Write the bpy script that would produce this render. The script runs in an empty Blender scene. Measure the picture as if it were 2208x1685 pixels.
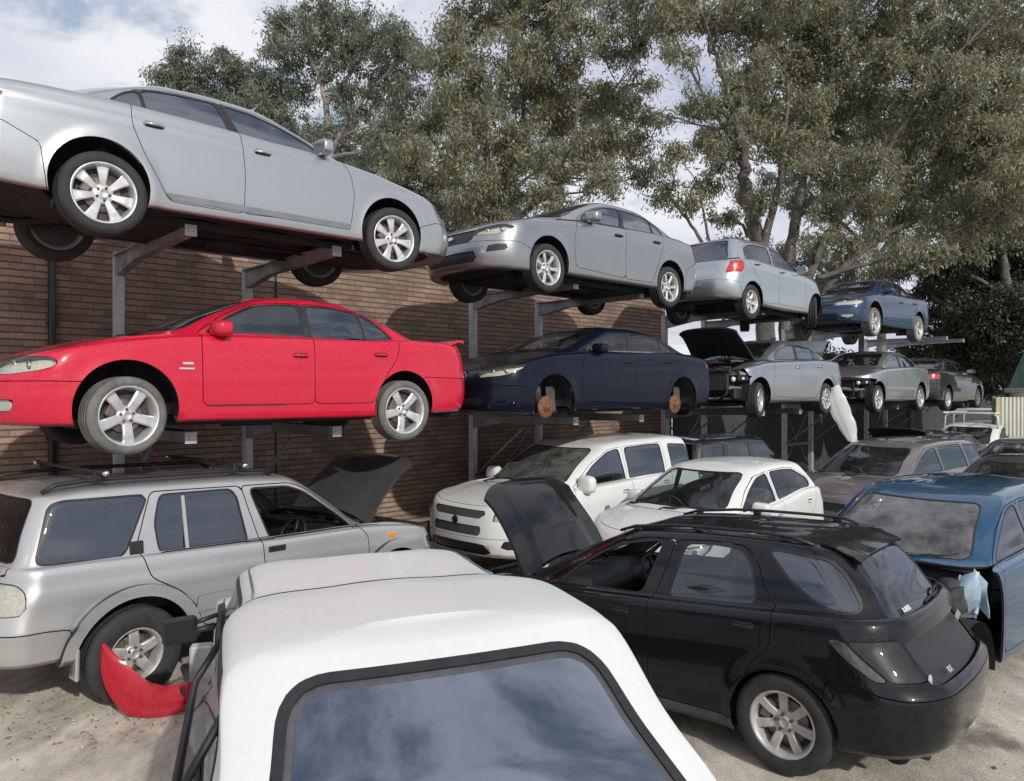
import bpy, math, random
import numpy as np
from mathutils import Vector, Matrix
R = math.radians
SC = bpy.context.scene
COL = SC.collection
rng = np.random.default_rng(7)

# ------------------------------------------------------------------ materials
MATS = {}
def mat(name):
    m = bpy.data.materials.new(name); m.use_nodes = True
    nt = m.node_tree; nt.nodes.clear()
    return m, nt.nodes, nt.links
def node(nd, t, **kw):
    n = nd.new(t)
    for k, v in kw.items():
        if k in n.inputs: n.inputs[k].default_value = v
        else: setattr(n, k, v)
    return n
def c4(c): return (c[0], c[1], c[2], 1)
def simple(name, col, rough=.6, metal=0., noise=0., scale=8., bump=0., bscale=60., coat=0., spec=.5):
    """principled with noise mottling of colour and roughness, optional bump"""
    if name in MATS: return MATS[name]
    m, nd, lk = mat(name)
    out = node(nd, 'ShaderNodeOutputMaterial'); b = node(nd, 'ShaderNodeBsdfPrincipled')
    b.inputs['Base Color'].default_value = c4(col); b.inputs['Roughness'].default_value = rough
    b.inputs['Metallic'].default_value = metal; b.inputs['Coat Weight'].default_value = coat
    b.inputs['Specular IOR Level'].default_value = spec
    tc = node(nd, 'ShaderNodeTexCoord')
    if noise:
        n = node(nd, 'ShaderNodeTexNoise', Scale=scale, Detail=6., Roughness=.65)
        lk.new(tc.outputs['Object'], n.inputs['Vector'])
        r = node(nd, 'ShaderNodeMapRange'); r.inputs['From Min'].default_value = .3; r.inputs['From Max'].default_value = .7
        r.inputs['To Min'].default_value = 1 - noise; r.inputs['To Max'].default_value = 1 + noise
        lk.new(n.outputs['Fac'], r.inputs['Value'])
        mx = node(nd, 'ShaderNodeVectorMath', operation='SCALE'); mx.inputs[0].default_value = col
        lk.new(r.outputs['Result'], mx.inputs['Scale']); lk.new(mx.outputs['Vector'], b.inputs['Base Color'])
        r2 = node(nd, 'ShaderNodeMath', operation='MULTIPLY_ADD'); r2.inputs[1].default_value = .35; r2.inputs[2].default_value = rough - .17
        lk.new(n.outputs['Fac'], r2.inputs[0]); lk.new(r2.outputs['Value'], b.inputs['Roughness'])
    if bump:
        n2 = node(nd, 'ShaderNodeTexNoise', Scale=bscale, Detail=4.)
        lk.new(tc.outputs['Object'], n2.inputs['Vector'])
        bp = node(nd, 'ShaderNodeBump', Strength=bump, Distance=.02)
        lk.new(n2.outputs['Fac'], bp.inputs['Height']); lk.new(bp.outputs['Normal'], b.inputs['Normal'])
    lk.new(b.outputs['BSDF'], out.inputs['Surface'])
    MATS[name] = m
    return m

def paint(name, col, metal=.0, rough=.3, dust=.25, coat=1., dustcol=(.34, .31, .27), flake=.0):
    """car paint under clear coat, with patchy yard dust and faint wipe streaks"""
    if name in MATS: return MATS[name]
    m, nd, lk = mat(name)
    out = node(nd, 'ShaderNodeOutputMaterial'); b = node(nd, 'ShaderNodeBsdfPrincipled')
    tc = node(nd, 'ShaderNodeTexCoord')
    n1 = node(nd, 'ShaderNodeTexNoise', Scale=1.7, Detail=8., Roughness=.7)
    mp = node(nd, 'ShaderNodeMapping'); mp.inputs['Scale'].default_value = (1, 1, .35)
    lk.new(tc.outputs['Object'], mp.inputs['Vector']); lk.new(mp.outputs['Vector'], n1.inputs['Vector'])
    n2 = node(nd, 'ShaderNodeTexNoise', Scale=26., Detail=5., Roughness=.7)
    lk.new(tc.outputs['Object'], n2.inputs['Vector'])
    add = node(nd, 'ShaderNodeMath', operation='MULTIPLY'); lk.new(n1.outputs['Fac'], add.inputs[0]); lk.new(n2.outputs['Fac'], add.inputs[1])
    mr = node(nd, 'ShaderNodeMapRange'); mr.inputs['From Min'].default_value = .18; mr.inputs['From Max'].default_value = .42
    mr.inputs['To Min'].default_value = dust * .12; mr.inputs['To Max'].default_value = dust
    lk.new(add.outputs['Value'], mr.inputs['Value'])
    mix = node(nd, 'ShaderNodeMix', data_type='RGBA'); mix.inputs['A'].default_value = c4(col); mix.inputs['B'].default_value = c4(dustcol)
    lk.new(mr.outputs['Result'], mix.inputs['Factor']); lk.new(mix.outputs['Result'], b.inputs['Base Color'])
    b.inputs['Metallic'].default_value = metal
    if metal:
        mm = node(nd, 'ShaderNodeMath', operation='MULTIPLY_ADD'); mm.inputs[1].default_value = -metal; mm.inputs[2].default_value = metal
        lk.new(mr.outputs['Result'], mm.inputs[0]); lk.new(mm.outputs['Value'], b.inputs['Metallic'])
    b.inputs['Roughness'].default_value = rough
    cr_ = node(nd, 'ShaderNodeMath', operation='MULTIPLY_ADD'); cr_.inputs[1].default_value = .55; cr_.inputs[2].default_value = .03
    lk.new(mr.outputs['Result'], cr_.inputs[0]); lk.new(cr_.outputs['Value'], b.inputs['Coat Roughness'])
    b.inputs['Coat Weight'].default_value = coat; b.inputs['Coat IOR'].default_value = 1.5
    if not metal or max(col) < .2: b.inputs['Specular IOR Level'].default_value = .08
    lk.new(b.outputs['BSDF'], out.inputs['Surface'])
    MATS[name] = m
    return m

def glass(name, tint=(.1, .12, .12), dust=.06, ior=1.5):
    """thin car glass: tinted see-through with a fresnel mirror layer and a light film of dust"""
    if name in MATS: return MATS[name]
    m, nd, lk = mat(name)
    out = node(nd, 'ShaderNodeOutputMaterial')
    tr = node(nd, 'ShaderNodeBsdfTransparent'); tr.inputs['Color'].default_value = c4(tint)
    gl = node(nd, 'ShaderNodeBsdfGlossy', Roughness=.015); gl.inputs['Color'].default_value = (.82, .89, 1, 1)
    df = node(nd, 'ShaderNodeBsdfDiffuse'); df.inputs['Color'].default_value = (.4, .39, .36, 1)
    tc = node(nd, 'ShaderNodeTexCoord'); n1 = node(nd, 'ShaderNodeTexNoise', Scale=4., Detail=8., Roughness=.7)
    lk.new(tc.outputs['Object'], n1.inputs['Vector'])
    mr = node(nd, 'ShaderNodeMapRange'); mr.inputs['From Min'].default_value = .35; mr.inputs['From Max'].default_value = .75
    mr.inputs['To Min'].default_value = dust * .25; mr.inputs['To Max'].default_value = dust * 1.6
    lk.new(n1.outputs['Fac'], mr.inputs['Value'])
    fr = node(nd, 'ShaderNodeFresnel'); gm = node(nd, 'ShaderNodeNewGeometry')   # same reflectance from both sides of the thin pane
    ex = node(nd, 'ShaderNodeMath', operation='MULTIPLY_ADD'); ex.inputs[1].default_value = -2.; ex.inputs[2].default_value = 1.; lk.new(gm.outputs['Backfacing'], ex.inputs[0])
    pw = node(nd, 'ShaderNodeMath', operation='POWER'); pw.inputs[0].default_value = ior; lk.new(ex.outputs[0], pw.inputs[1]); lk.new(pw.outputs[0], fr.inputs['IOR'])
    m1 = node(nd, 'ShaderNodeMixShader'); m2 = node(nd, 'ShaderNodeMixShader')
    lk.new(mr.outputs['Result'], m1.inputs['Fac']); lk.new(tr.outputs[0], m1.inputs[1]); lk.new(df.outputs[0], m1.inputs[2])
    lk.new(fr.outputs[0], m2.inputs['Fac']); lk.new(m1.outputs[0], m2.inputs[1]); lk.new(gl.outputs[0], m2.inputs[2])
    lk.new(m2.outputs[0], out.inputs['Surface'])
    MATS[name] = m
    return m

TRIM = simple('black_trim', (.018, .018, .02), .5, noise=.4, scale=12)
INNER = simple('cabin_lining', (.05, .05, .052), .85, noise=.3)
INNERL = simple('grey_cabin_lining', (.16, .155, .145), .85, noise=.3)
SEATM = simple('seat_cloth', (.10, .10, .105), .9, noise=.35, scale=30)
SEATL = simple('grey_seat_cloth', (.2, .19, .175), .9, noise=.35, scale=30)
UNDER = simple('underbody_black', (.013, .0135, .0145), .75, noise=.6, scale=5, bump=.3, bscale=30)
TYRE = simple('tyre_rubber', (.028, .028, .029), .8, noise=.45, scale=9, bump=.15, bscale=40)
TYRED = simple('dusty_tyre_rubber', (.14, .135, .122), .9, noise=.4, scale=7, bump=.15, bscale=40)
ALLOY = simple('alloy_silver', (.62, .62, .62), .36, metal=.55, noise=.14, scale=14)
ALLOYD = simple('dirty_alloy', (.46, .45, .43), .48, metal=.4, noise=.25, scale=10)
RIMDARK = simple('rim_shadow_grey', (.05, .048, .045), .7, noise=.4)
RUST = simple('rusty_iron', (.19, .085, .045), .85, noise=.55, scale=22, bump=.4)
DISC = simple('brake_disc_steel', (.2, .15, .12), .5, metal=.5, noise=.4, scale=20)
CHROME = simple('chrome_metal', (.7, .7, .7), .18, metal=1., noise=.08)
REFL = simple('lamp_reflector', (.82, .81, .74), .4, metal=.1, noise=.2, scale=30)
GALV = simple('galvanised_steel', (.54, .56, .58), .5, metal=.35, noise=.16, scale=6)
STEELD = simple('dull_grey_steel', (.2, .215, .24), .6, metal=.2, noise=.25, scale=5)
GREYPL = simple('grey_plastic', (.075, .077, .08), .6, noise=.3)
PLATEW = simple('plate_white', (.7, .7, .68), .5, noise=.1)
WHITEP = simple('white_lettering', (.8, .8, .78), .5)
SILVP = simple('silver_badge', (.7, .7, .7), .3, metal=.6)
AMBER = simple('amber_lens', (.8, .3, .03), .2, coat=1.)
REDL = simple('red_lens', (.5, .012, .014), .18, coat=1., noise=.3, scale=25)
SMOKE = simple('smoked_lens', (.07, .065, .06), .15, coat=1., noise=.5, scale=18)
ENGINE = simple('engine_grime', (.05, .048, .045), .6, metal=.2, noise=.7, scale=14, bump=.5)
ENGAL = simple('cast_aluminium', (.3, .29, .27), .5, metal=.5, noise=.4, scale=20, bump=.3)
GL_DARK = glass('dark_tinted_glass', (.16, .18, .185), .02, 2.4)
GL_REAR = glass('mirror_tinted_glass', (.08, .09, .10), .02, 4.2)
GL_SMOKE = glass('smoky_lamp_glass', (.45, .43, .4), .02, 1.6)
GL_SKY = glass('sky_reflecting_glass', (.26, .29, .28), .03, 3.0)
GL_LOW = glass('dark_rear_glass', (.05, .055, .06), .01, 1.4)
GL_MED = glass('medium_tinted_glass', (.42, .46, .45), .05, 1.9)
GL_CLR = glass('clear_window_glass', (.76, .84, .80), .05, 1.5)
GL_DUST = glass('dusty_windscreen_glass', (.5, .54, .5), .34, 1.65)
GL_LAMP = glass('lamp_cover_glass', (.8, .8, .76), .1, 1.5)

# ------------------------------------------------------------------ object helpers
def tag(o, label=None, cat=None, group=None, kind=None):
    if label: o['label'] = label
    if cat: o['category'] = cat
    if group: o['group'] = group
    if kind: o['kind'] = kind
    return o
def empty(name, loc=(0, 0, 0), rot=(0, 0, 0), parent=None):
    o = bpy.data.objects.new(name, None); COL.objects.link(o)
    o.location = loc; o.rotation_euler = rot; o.empty_display_size = .2
    if parent: o.parent = parent
    return o
def link(name, me, parent=None):
    o = bpy.data.objects.new(name, me); COL.objects.link(o)
    if parent: o.parent = parent
    return o
class MB:
    """collects shapes into one mesh"""
    def __init__(s): s.v = []; s.f = []; s.m = []; s.sm = []; s.cur = 0; s.M = None
    def add(s, vs, fs, smooth=False):
        k = len(s.v)
        if s.M is not None: vs = [tuple(s.M @ Vector(p)) for p in vs]
        s.v += [tuple(map(float, p)) for p in vs]
        for f in fs: s.f.append(tuple(i + k for i in f)); s.m.append(s.cur); s.sm.append(smooth)
        return s
    def box(s, c, d, rz=0, taper=1., ry=0, rx=0, bev=0.):
        hx, hy, hz = d[0] / 2, d[1] / 2, d[2] / 2
        if bev > 0:
            b = min(bev, hx * .9, hy * .9, hz * .9)
            vs = []; 
            for sx in (-1, 1):
                for sy in (-1, 1):
                    for sz in (-1, 1):
                        vs += [(sx * hx, sy * (hy - b), sz * (hz - b)), (sx * (hx - b), sy * hy, sz * (hz - b)), (sx * (hx - b), sy * (hy - b), sz * hz)]
            I = lambda x, y, z, k: ((x * 2 + y) * 2 + z) * 3 + k
            fs = []
            for a in (0, 1):
                q = [I(a, 0, 0, 0), I(a, 1, 0, 0), I(a, 1, 1, 0), I(a, 0, 1, 0)]; fs.append(q if a else q[::-1])
                q = [I(0, a, 0, 1), I(0, a, 1, 1), I(1, a, 1, 1), I(1, a, 0, 1)]; fs.append(q if a else q[::-1])
                q = [I(0, 0, a, 2), I(1, 0, a, 2), I(1, 1, a, 2), I(0, 1, a, 2)]; fs.append(q if a else q[::-1])
            for y in (0, 1):
                for z in (0, 1):
                    fs.append([I(0, y, z, 1), I(1, y, z, 1), I(1, y, z, 2), I(0, y, z, 2)])
            for x in (0, 1):
                for z in (0, 1):
                    fs.append([I(x, 0, z, 0), I(x, 1, z, 0), I(x, 1, z, 2), I(x, 0, z, 2)])
                for y in (0, 1):
                    fs.append([I(x, y, 0, 0), I(x, y, 1, 0), I(x, y, 1, 1), I(x, y, 0, 1)])
                    for z in (0, 1): fs.append([I(x, y, z, 0), I(x, y, z, 1), I(x, y, z, 2)])
        else:
            vs = [(sx * hx * (taper if sz > 0 else 1), sy * hy * (taper if sz > 0 else 1), sz * hz) for sz in (-1, 1) for sx, sy in ((-1, -1), (1, -1), (1, 1), (-1, 1))]
            fs = [(3, 2, 1, 0), (4, 5, 6, 7), (0, 1, 5, 4), (1, 2, 6, 5), (2, 3, 7, 6), (3, 0, 4, 7)]
        M = Matrix.Translation(c) @ Matrix.Rotation(rz, 4, 'Z') @ Matrix.Rotation(ry, 4, 'Y') @ Matrix.Rotation(rx, 4, 'X')
        return s.add([tuple(M @ Vector(p)) for p in vs], fs)
    def tube(s, pts, rad, n=8, caps=True):
        pts = [Vector(p) for p in pts]
        if not hasattr(rad, '__len__'): rad = [rad] * len(pts)
        vs = []; fs = []
        up = Vector((0, 0, 1)); last = None
        for i, p in enumerate(pts):
            d = (pts[min(i + 1, len(pts) - 1)] - pts[max(i - 1, 0)]).normalized()
            if last is None:
                u = d.cross(up)
                if u.length < .05: u = d.cross(Vector((1, 0, 0)))
                u.normalize()
            else:
                u = (last - d * last.dot(d))
                if u.length < 1e-4: u = d.cross(up)
                u.normalize()
            last = u; w = d.cross(u)
            for k in range(n):
                a = 2 * math.pi * k / n
                vs.append(tuple(p + (u * math.cos(a) + w * math.sin(a)) * rad[i]))
        for i in range(len(pts) - 1):
            for k in range(n):
                fs.append((i * n + k, i * n + (k + 1) % n, (i + 1) * n + (k + 1) % n, (i + 1) * n + k))
        if caps:
            fs.append(tuple(range(n))[::-1]); fs.append(tuple(range((len(pts) - 1) * n, len(pts) * n)))
        return s.add(vs, fs, True)
    def lathe(s, prof, n=48, axis='Y', close=False, a0=0., a1=2 * math.pi, c=(0, 0, 0)):
        """prof: (radius, along-axis)"""
        full = abs(a1 - a0 - 2 * math.pi) < 1e-6
        m = n if full else n + 1
        vs = []; fs = []; k = len(prof)
        for i in range(m):
            a = a0 + (a1 - a0) * i / n
            for r, t in prof:
                if axis == 'Y': vs.append((c[0] + r * math.cos(a), c[1] + t, c[2] + r * math.sin(a)))
                elif axis == 'Z': vs.append((c[0] + r * math.cos(a), c[1] + r * math.sin(a), c[2] + t))
                else: vs.append((c[0] + t, c[1] + r * math.cos(a), c[2] + r * math.sin(a)))
        for i in range(n):
            j = (i + 1) % m
            for q in range(k - 1 + (1 if close else 0)):
                fs.append((i * k + q, j * k + q, j * k + (q + 1) % k, i * k + (q + 1) % k))
        return s.add(vs, fs, True)
    def ell(s, c, r, nu=16, nv=10):
        vs = []; fs = []
        for j in range(nv + 1):
            ph = math.pi * j / nv
            for i in range(nu):
                a = 2 * math.pi * i / nu
                vs.append((c[0] + r[0] * math.sin(ph) * math.cos(a), c[1] + r[1] * math.sin(ph) * math.sin(a), c[2] + r[2] * math.cos(ph)))
        for j in range(nv):
            for i in range(nu):
                fs.append((j * nu + i, (j + 1) * nu + i, (j + 1) * nu + (i + 1) % nu, j * nu + (i + 1) % nu))
        return s.add(vs, fs, True)
    def grid(s, P, smooth=True, flip=False):
        """P: array (n,m,3)"""
        P = np.asarray(P); n, m = P.shape[:2]
        fs = []
        for i in range(n - 1):
            for j in range(m - 1):
                q = (i * m + j, (i + 1) * m + j, (i + 1) * m + j + 1, i * m + j + 1)
                fs.append(q[::-1] if flip else q)
        return s.add(P.reshape(-1, 3).tolist(), fs, smooth)
    def slab(s, P, t, smooth=True):
        """sheet P with thickness t (along its normals)"""
        P = np.asarray(P, float); n, m = P.shape[:2]
        du = np.gradient(P, axis=0); dv = np.gradient(P, axis=1)
        N = np.cross(du, dv); N /= np.linalg.norm(N, axis=2, keepdims=True) + 1e-9
        Q = P - N * t
        s.grid(P, smooth); s.grid(Q, smooth, True)
        for a, b in ((P[0], Q[0]), (Q[-1], P[-1]), (Q[:, 0], P[:, 0]), (P[:, -1], Q[:, -1])):
            s.grid(np.stack([a, b], 0), False, True)
        return s
    def build(s, name, mats, parent=None, loc=None):
        me = bpy.data.meshes.new(name)
        v = s.v
        if loc is not None: v = [(p[0] - loc[0], p[1] - loc[1], p[2] - loc[2]) for p in v]
        me.from_pydata(v, [], s.f); me.validate(clean_customdata=False)
        if not isinstance(mats, (list, tuple)): mats = [mats]
        for m in mats: me.materials.append(m)
        if len(me.polygons) == len(s.m):
            me.polygons.foreach_set('material_index', s.m); me.polygons.foreach_set('use_smooth', s.sm)
        o = link(name, me, parent)
        if loc is not None: o.location = loc
        return o

def text_mesh(name, body, size, m, parent, M, depth=.003, bold=False):
    cu = bpy.data.curves.new(name, 'FONT'); cu.body = body; cu.size = size; cu.extrude = depth
    cu.align_x = 'CENTER'; cu.align_y = 'CENTER'
    if bold: cu.offset = size * .02
    o = bpy.data.objects.new(name, cu); COL.objects.link(o)
    bpy.context.view_layer.update()
    me = bpy.data.meshes.new_from_object(o)
    bpy.data.objects.remove(o); bpy.data.curves.remove(cu)
    me.materials.clear(); me.materials.append(m)
    t = link(name, me, parent); t.matrix_local = M
    return t

# ------------------------------------------------------------------ 2-D fields
def fillet(poly, r, n=5):
    P = [np.array(p, float) for p in poly]; out = []
    for i, p in enumerate(P):
        a = P[i - 1] - p; b = P[(i + 1) % len(P)] - p
        la, lb = np.linalg.norm(a), np.linalg.norm(b)
        d = min(r, la * .48, lb * .48); A = p + a / la * d; B = p + b / lb * d
        for t in np.linspace(0, 1, n): out.append((1 - t) ** 2 * A + 2 * t * (1 - t) * p + t * t * B)
    return np.array(out)
def sdf(poly, Q):
    """signed distance (negative inside)"""
    P = np.asarray(poly, float); n = len(P)
    d = np.full(len(Q), 1e9); w = np.zeros(len(Q), bool)
    for i in range(n):
        a = P[i]; b = P[(i + 1) % n]; e = b - a
        L = e @ e
        if L < 1e-14: continue
        v = Q - a; t = np.clip(v @ e / L, 0, 1)
        q = v - t[:, None] * e; d = np.minimum(d, (q * q).sum(1))
        c = ((a[1] <= Q[:, 1]) & (b[1] > Q[:, 1])) | ((b[1] <= Q[:, 1]) & (a[1] > Q[:, 1]))
        if abs(e[1]) > 1e-12:
            xi = a[0] + (Q[:, 1] - a[1]) / e[1] * e[0]
            w ^= c & (Q[:, 0] < xi)
    d = np.sqrt(d)
    return np.where(w, -d, d)
def smooth_tab(tab):
    """smooth (monotone cubic) interpolation of a table, any order"""
    t = sorted(tab); X = np.array([p[0] for p in t], float); Y = np.array([p[1] for p in t], float)
    if len(X) == 1: return lambda x: np.full(np.shape(x), Y[0])
    h = np.diff(X); dl = np.diff(Y) / h; m = np.zeros(len(X))
    for i in range(1, len(X) - 1):
        if dl[i - 1] * dl[i] > 0:
            w1 = 2 * h[i] + h[i - 1]; w2 = h[i] + 2 * h[i - 1]
            m[i] = (w1 + w2) / (w1 / dl[i - 1] + w2 / dl[i])
    m[0] = dl[0]; m[-1] = dl[-1]
    def f(x):
        x = np.clip(np.asarray(x, float), X[0], X[-1])
        k = np.clip(np.searchsorted(X, x) - 1, 0, len(h) - 1)
        s = (x - X[k]) / h[k]
        return ((1 + 2 * s) * (1 - s) ** 2 * Y[k] + s * (1 - s) ** 2 * h[k] * m[k] + s * s * (3 - 2 * s) * Y[k + 1] + s * s * (s - 1) * h[k] * m[k + 1])
    return f
# ------------------------------------------------------------------ car body surface
class Body:
    SEG = [1, 3, 6, 6, 4, 3, 6, 6, 7, 7, 3, 3]
    def __init__(s, S, q=1.0):
        """S: car specification (all lengths in metres, x forward from the middle of the wheelbase)"""
        s.S = S; s.q = q
        nf = max(4, int(10 * q)); nc = max(5, int(11 * q)); ns = max(40, int(104 * q)); e = nf + nc
        s.nf, s.nc, s.ns, s.e = nf, nc, ns, e; s.Np = 2 * e + ns + 1
        W = S['W']; xf, xr = S['xf'], S['xr']
        belt = smooth_tab(S['belt']); zb = smooth_tab(S['zb']); nose = S['nose']; tail = S['tail']
        zmid = smooth_tab(S['zmid']) if 'zmid' in S else (lambda x: (zb(x) + belt(x)) / 2)
        lip = S.get('lip', .11)
        cow, hd, rh, bl = S['cowl'], S['header'], S['rheader'], S['blite']
        wb_, wr = S['wbase'], S['wroof']
        roof = smooth_tab(S['roof'])
        F = S.get('fcorner', (.42, .5, .10)); B = S.get('rcorner', (.30, .42, .07))
        GF = S.get('gfcorner', (.16, .2, .16)); GB = S.get('gbcorner', (.14, .2, .08))
        win = S.get('sidein', (.13, .03, .008, 0, .008, .035, .075))
        rings = []
        zf = [lambda x: zb(x) + .035, zb, lambda x: zb(x) + .14, zmid, lambda x: belt(x) - lip, lambda x: belt(x), lambda x: belt(x) + .014]
        for k in range(7):
            sc = 1.0 if k < 5 else (.92 if k == 5 else .85)
            r = s.ring(xf - nose[k], xr + tail[k], W - win[k], (F[0] * sc, F[1] * sc, F[2]), (B[0] * sc, B[1] * sc, B[2]), S.get('barrel', .035))
            rings.append(np.column_stack([r, zf[k](r[:, 0])]))
        zg = smooth_tab([(cow[0], cow[1]), (cow[0] - GF[2] - GF[0], float(belt(cow[0] - GF[2] - GF[0])) + .03)] + [(x, z + .022) for x, z in S['belt'] if bl[0] + .3 < x < cow[0] - .5] + [(bl[0] + .16, S.get('blside', bl[1])), (bl[0], bl[1])])
        r8 = s.ring(cow[0], bl[0], wb_, GF, GB, .03); R8 = np.column_stack([r8, zg(r8[:, 0])])
        r10 = s.ring(hd[0], rh[0], wr, (GF[0], GF[1], GF[2] * .6), (GB[0], GB[1], GB[2]), .03); R10 = np.column_stack([r10, roof(r10[:, 0])])
        r6 = rings[6]; mid = (r6 + R8) / 2; dist = np.linalg.norm((R8 - r6)[:, :2], axis=1)
        mid[:, 2] += S.get('crown', .035) * np.clip(dist / .8, 0, 1)
        rings += [mid, R8]
        m9 = (R8 + R10) / 2; d9 = R10 - R8; nrm = np.column_stack([d9[:, 2] * np.sign(m9[:, 0] - (cow[0] + bl[0]) / 2) * 0, 0 * d9[:, 0], 0 * d9[:, 0]])
        gl = S.get('gbulge', .022)
        c = np.array([(hd[0] + rh[0]) / 2, 0]); dv = m9[:, :2] - c; 
        ii = np.arange(s.Np); sidef = np.clip(np.minimum(ii - nf, (s.Np - 1 - ii) - nf) / nc, 0, 1)
        m9[:, 1] += gl * sidef; m9[:, 0] += gl * (1 - sidef) * np.sign(m9[:, 0] - c[0]); m9[:, 2] += gl * .5 * (1 - sidef)
        rings += [m9, R10]
        ri = S.get('roofin', .09)
        for f, dz in ((ri, .022), (wr * .62, .040 + S.get('rcrown', .0))):
            if f == ri: rr = s.ring(hd[0] - f * 1.1, rh[0] + f * .9, wr - f, (GF[0] * .7, GF[1] * .7, GF[2] * .3), (GB[0] * .7, GB[1] * .7, GB[2] * .3), .03)
            else: rr = s.ring(hd[0] - .26, rh[0] + .22, wr - f, (0, .05, 0), (0, .05, 0), .0)
            rings.append(np.column_stack([rr, roof(rr[:, 0]) + dz]))
        K = np.stack(rings, 0)
        s.ctrl = K
        # hermite through the control rings, per column
        d = np.linalg.norm(np.diff(K, axis=0), axis=2) ** .75 + 1e-4
        M = np.zeros_like(K); sl = np.diff(K, axis=0) / d[..., None]
        M[1:-1] = (sl[1:] * d[:-1, :, None] + sl[:-1] * d[1:, :, None]) / (d[1:] + d[:-1])[..., None]
        M[0] = sl[0]; M[-1] = sl[-1]
        L = []; lev = []
        for k in range(len(K) - 1):
            seg = max(1, int(round(s.SEG[k] * (q if q > .6 else .6)))) if k < len(s.SEG) else 3
            for t in np.arange(seg) / seg:
                h = d[k][:, None]
                L.append((1 + 2 * t) * (1 - t) ** 2 * K[k] + t * (1 - t) ** 2 * h * M[k] + t * t * (3 - 2 * t) * K[k + 1] + t * t * (t - 1) * h * M[k + 1]); lev.append(k + t)
        L.append(K[-1]); lev.append(len(K) - 1.)
        G = np.stack(L, 0); nl = len(G); Np = s.Np
        arc = np.zeros((nl, Np)); arc[:, 1:] = np.cumsum(np.linalg.norm(np.diff(G[..., :3], axis=1), axis=2), axis=1)
        rarc = arc[:, -1:] - arc
        ic = nf + int(nc * .5); sf = arc / (arc[:, ic:ic + 1] + 1e-6); sr = rarc / (rarc[:, Np - 1 - ic:Np - ic] + 1e-6)
        rows = []
        for l in range(nl):
            A = np.zeros((Np, 12)); A[:, :3] = G[l]; A[:, 6] = np.arange(Np); A[:, 7] = lev[l]; A[:, 8] = arc[l]; A[:, 9] = rarc[l]; A[:, 10] = sf[l]; A[:, 11] = sr[l]
            Bm = A[Np - 2:0:-1].copy(); Bm[:, 1] *= -1; Bm[:, 8:12] *= -1
            rows.append(np.vstack([A, Bm]))
        NF = 2 * (Np - 1)
        V = np.vstack(rows)
        i = np.arange(NF); j = (i + 1) % NF; F_ = []
        for l in range(nl - 1):
            F_.append(np.stack([l * NF + i, l * NF + j, (l + 1) * NF + j, (l + 1) * NF + i], 1))
        # roof centre grid
        top = (nl - 1) * NF; T = V[top:top + NF]
        lid = np.zeros((ns + 1, 2 * e + 1), int); wf = T[e, 1]; ratio = np.concatenate([T[e:0:-1, 1], [0], -T[1:e + 1, 1]]) / wf
        new = []; nb = len(V)
        for a in range(ns + 1):
            jl = e + a; jr = NF - jl
            if a == 0: idx = list(range(e, -1, -1)) + [NF - k for k in range(1, e + 1)]; lid[a] = [top + k for k in idx]; continue
            if a == ns: idx = list(range(e + ns, Np)) + [NF - k for k in range(Np - 2, e + ns - 1, -1)]; lid[a] = [top + k for k in idx]; continue
            lid[a, 0] = top + jl; lid[a, -1] = top + jr
            for k in range(1, 2 * e):
                row = T[jl].copy(); row[1] = T[jl, 1] * ratio[k]; row[2] += .010 * (1 - ratio[k] ** 2); row[7] = 13; row[6] = -5; row[8:12] = 9
                lid[a, k] = nb + len(new); new.append(row)
        if new: V = np.vstack([V, np.array(new)])
        F_.append(np.stack([lid[:-1, :-1].ravel(), lid[1:, :-1].ravel(), lid[1:, 1:].ravel(), lid[:-1, 1:].ravel()], 1))
        s.V = V; Q = np.vstack(F_)
        s.F = [tuple(f) for f in Q.tolist()]; s.T = ['body'] * len(s.F)
        hc = (V[:, 7] > 5.6) & (V[:, 7] < 8.01) & (V[:, 6] < s.Np / 2) & (V[:, 6] >= 0)   # raised centre of the bonnet between two creases
        V[:, 2] += hc * S.get('hoodcrease', .011) * np.clip(np.minimum(V[:, 7] - 5.6, 8 - V[:, 7]) * 3, 0, 1) / (1 + np.exp(np.clip((np.abs(V[:, 10]) - .60) / .025, -40, 40)))
        for mod in S.get('mods', []): mod(s)
        s.normals(Q)
    def ring(s, xf, xr, w, F, B, barrel):
        nf, nc, ns = s.nf, s.nc, s.ns
        def end(x0, sg, cx, cy, bow):
            y0 = w - cy
            y = np.linspace(0, y0, nf + 1); x = x0 - sg * bow * (y / w) ** 2
            ph = np.linspace(0, math.pi / 2, nc + 1)[1:]
            yc = y0 + cy * np.sin(ph); xc = x0 - sg * (bow * (yc / w) ** 2 + cx * (1 - np.cos(ph)))
            return np.concatenate([x, xc]), np.concatenate([y, yc])
        fx, fy = end(xf, 1, *F); bx, by = end(xr, -1, *B)
        t = np.linspace(0, 1, ns + 1)[1:-1]
        X = np.concatenate([fx, fx[-1] + (bx[-1] - fx[-1]) * t, bx[::-1]]); Y = np.concatenate([fy, np.full(ns - 1, w), by[::-1]])
        xm = (xf + xr) / 2; u = np.abs(2 * (X - xm) / (xf - xr))
        return np.column_stack([X, Y * (1 - barrel * u ** 3)])
    def normals(s, Q):
        P = s.V[:, :3]; n = np.cross(P[Q[:, 2]] - P[Q[:, 0]], P[Q[:, 3]] - P[Q[:, 1]])
        N = np.zeros_like(P)
        for k in range(4): np.add.at(N, Q[:, k], n)
        N /= np.linalg.norm(N, axis=1, keepdims=True) + 1e-12
        s.V[:, 3:6] = N
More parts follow.
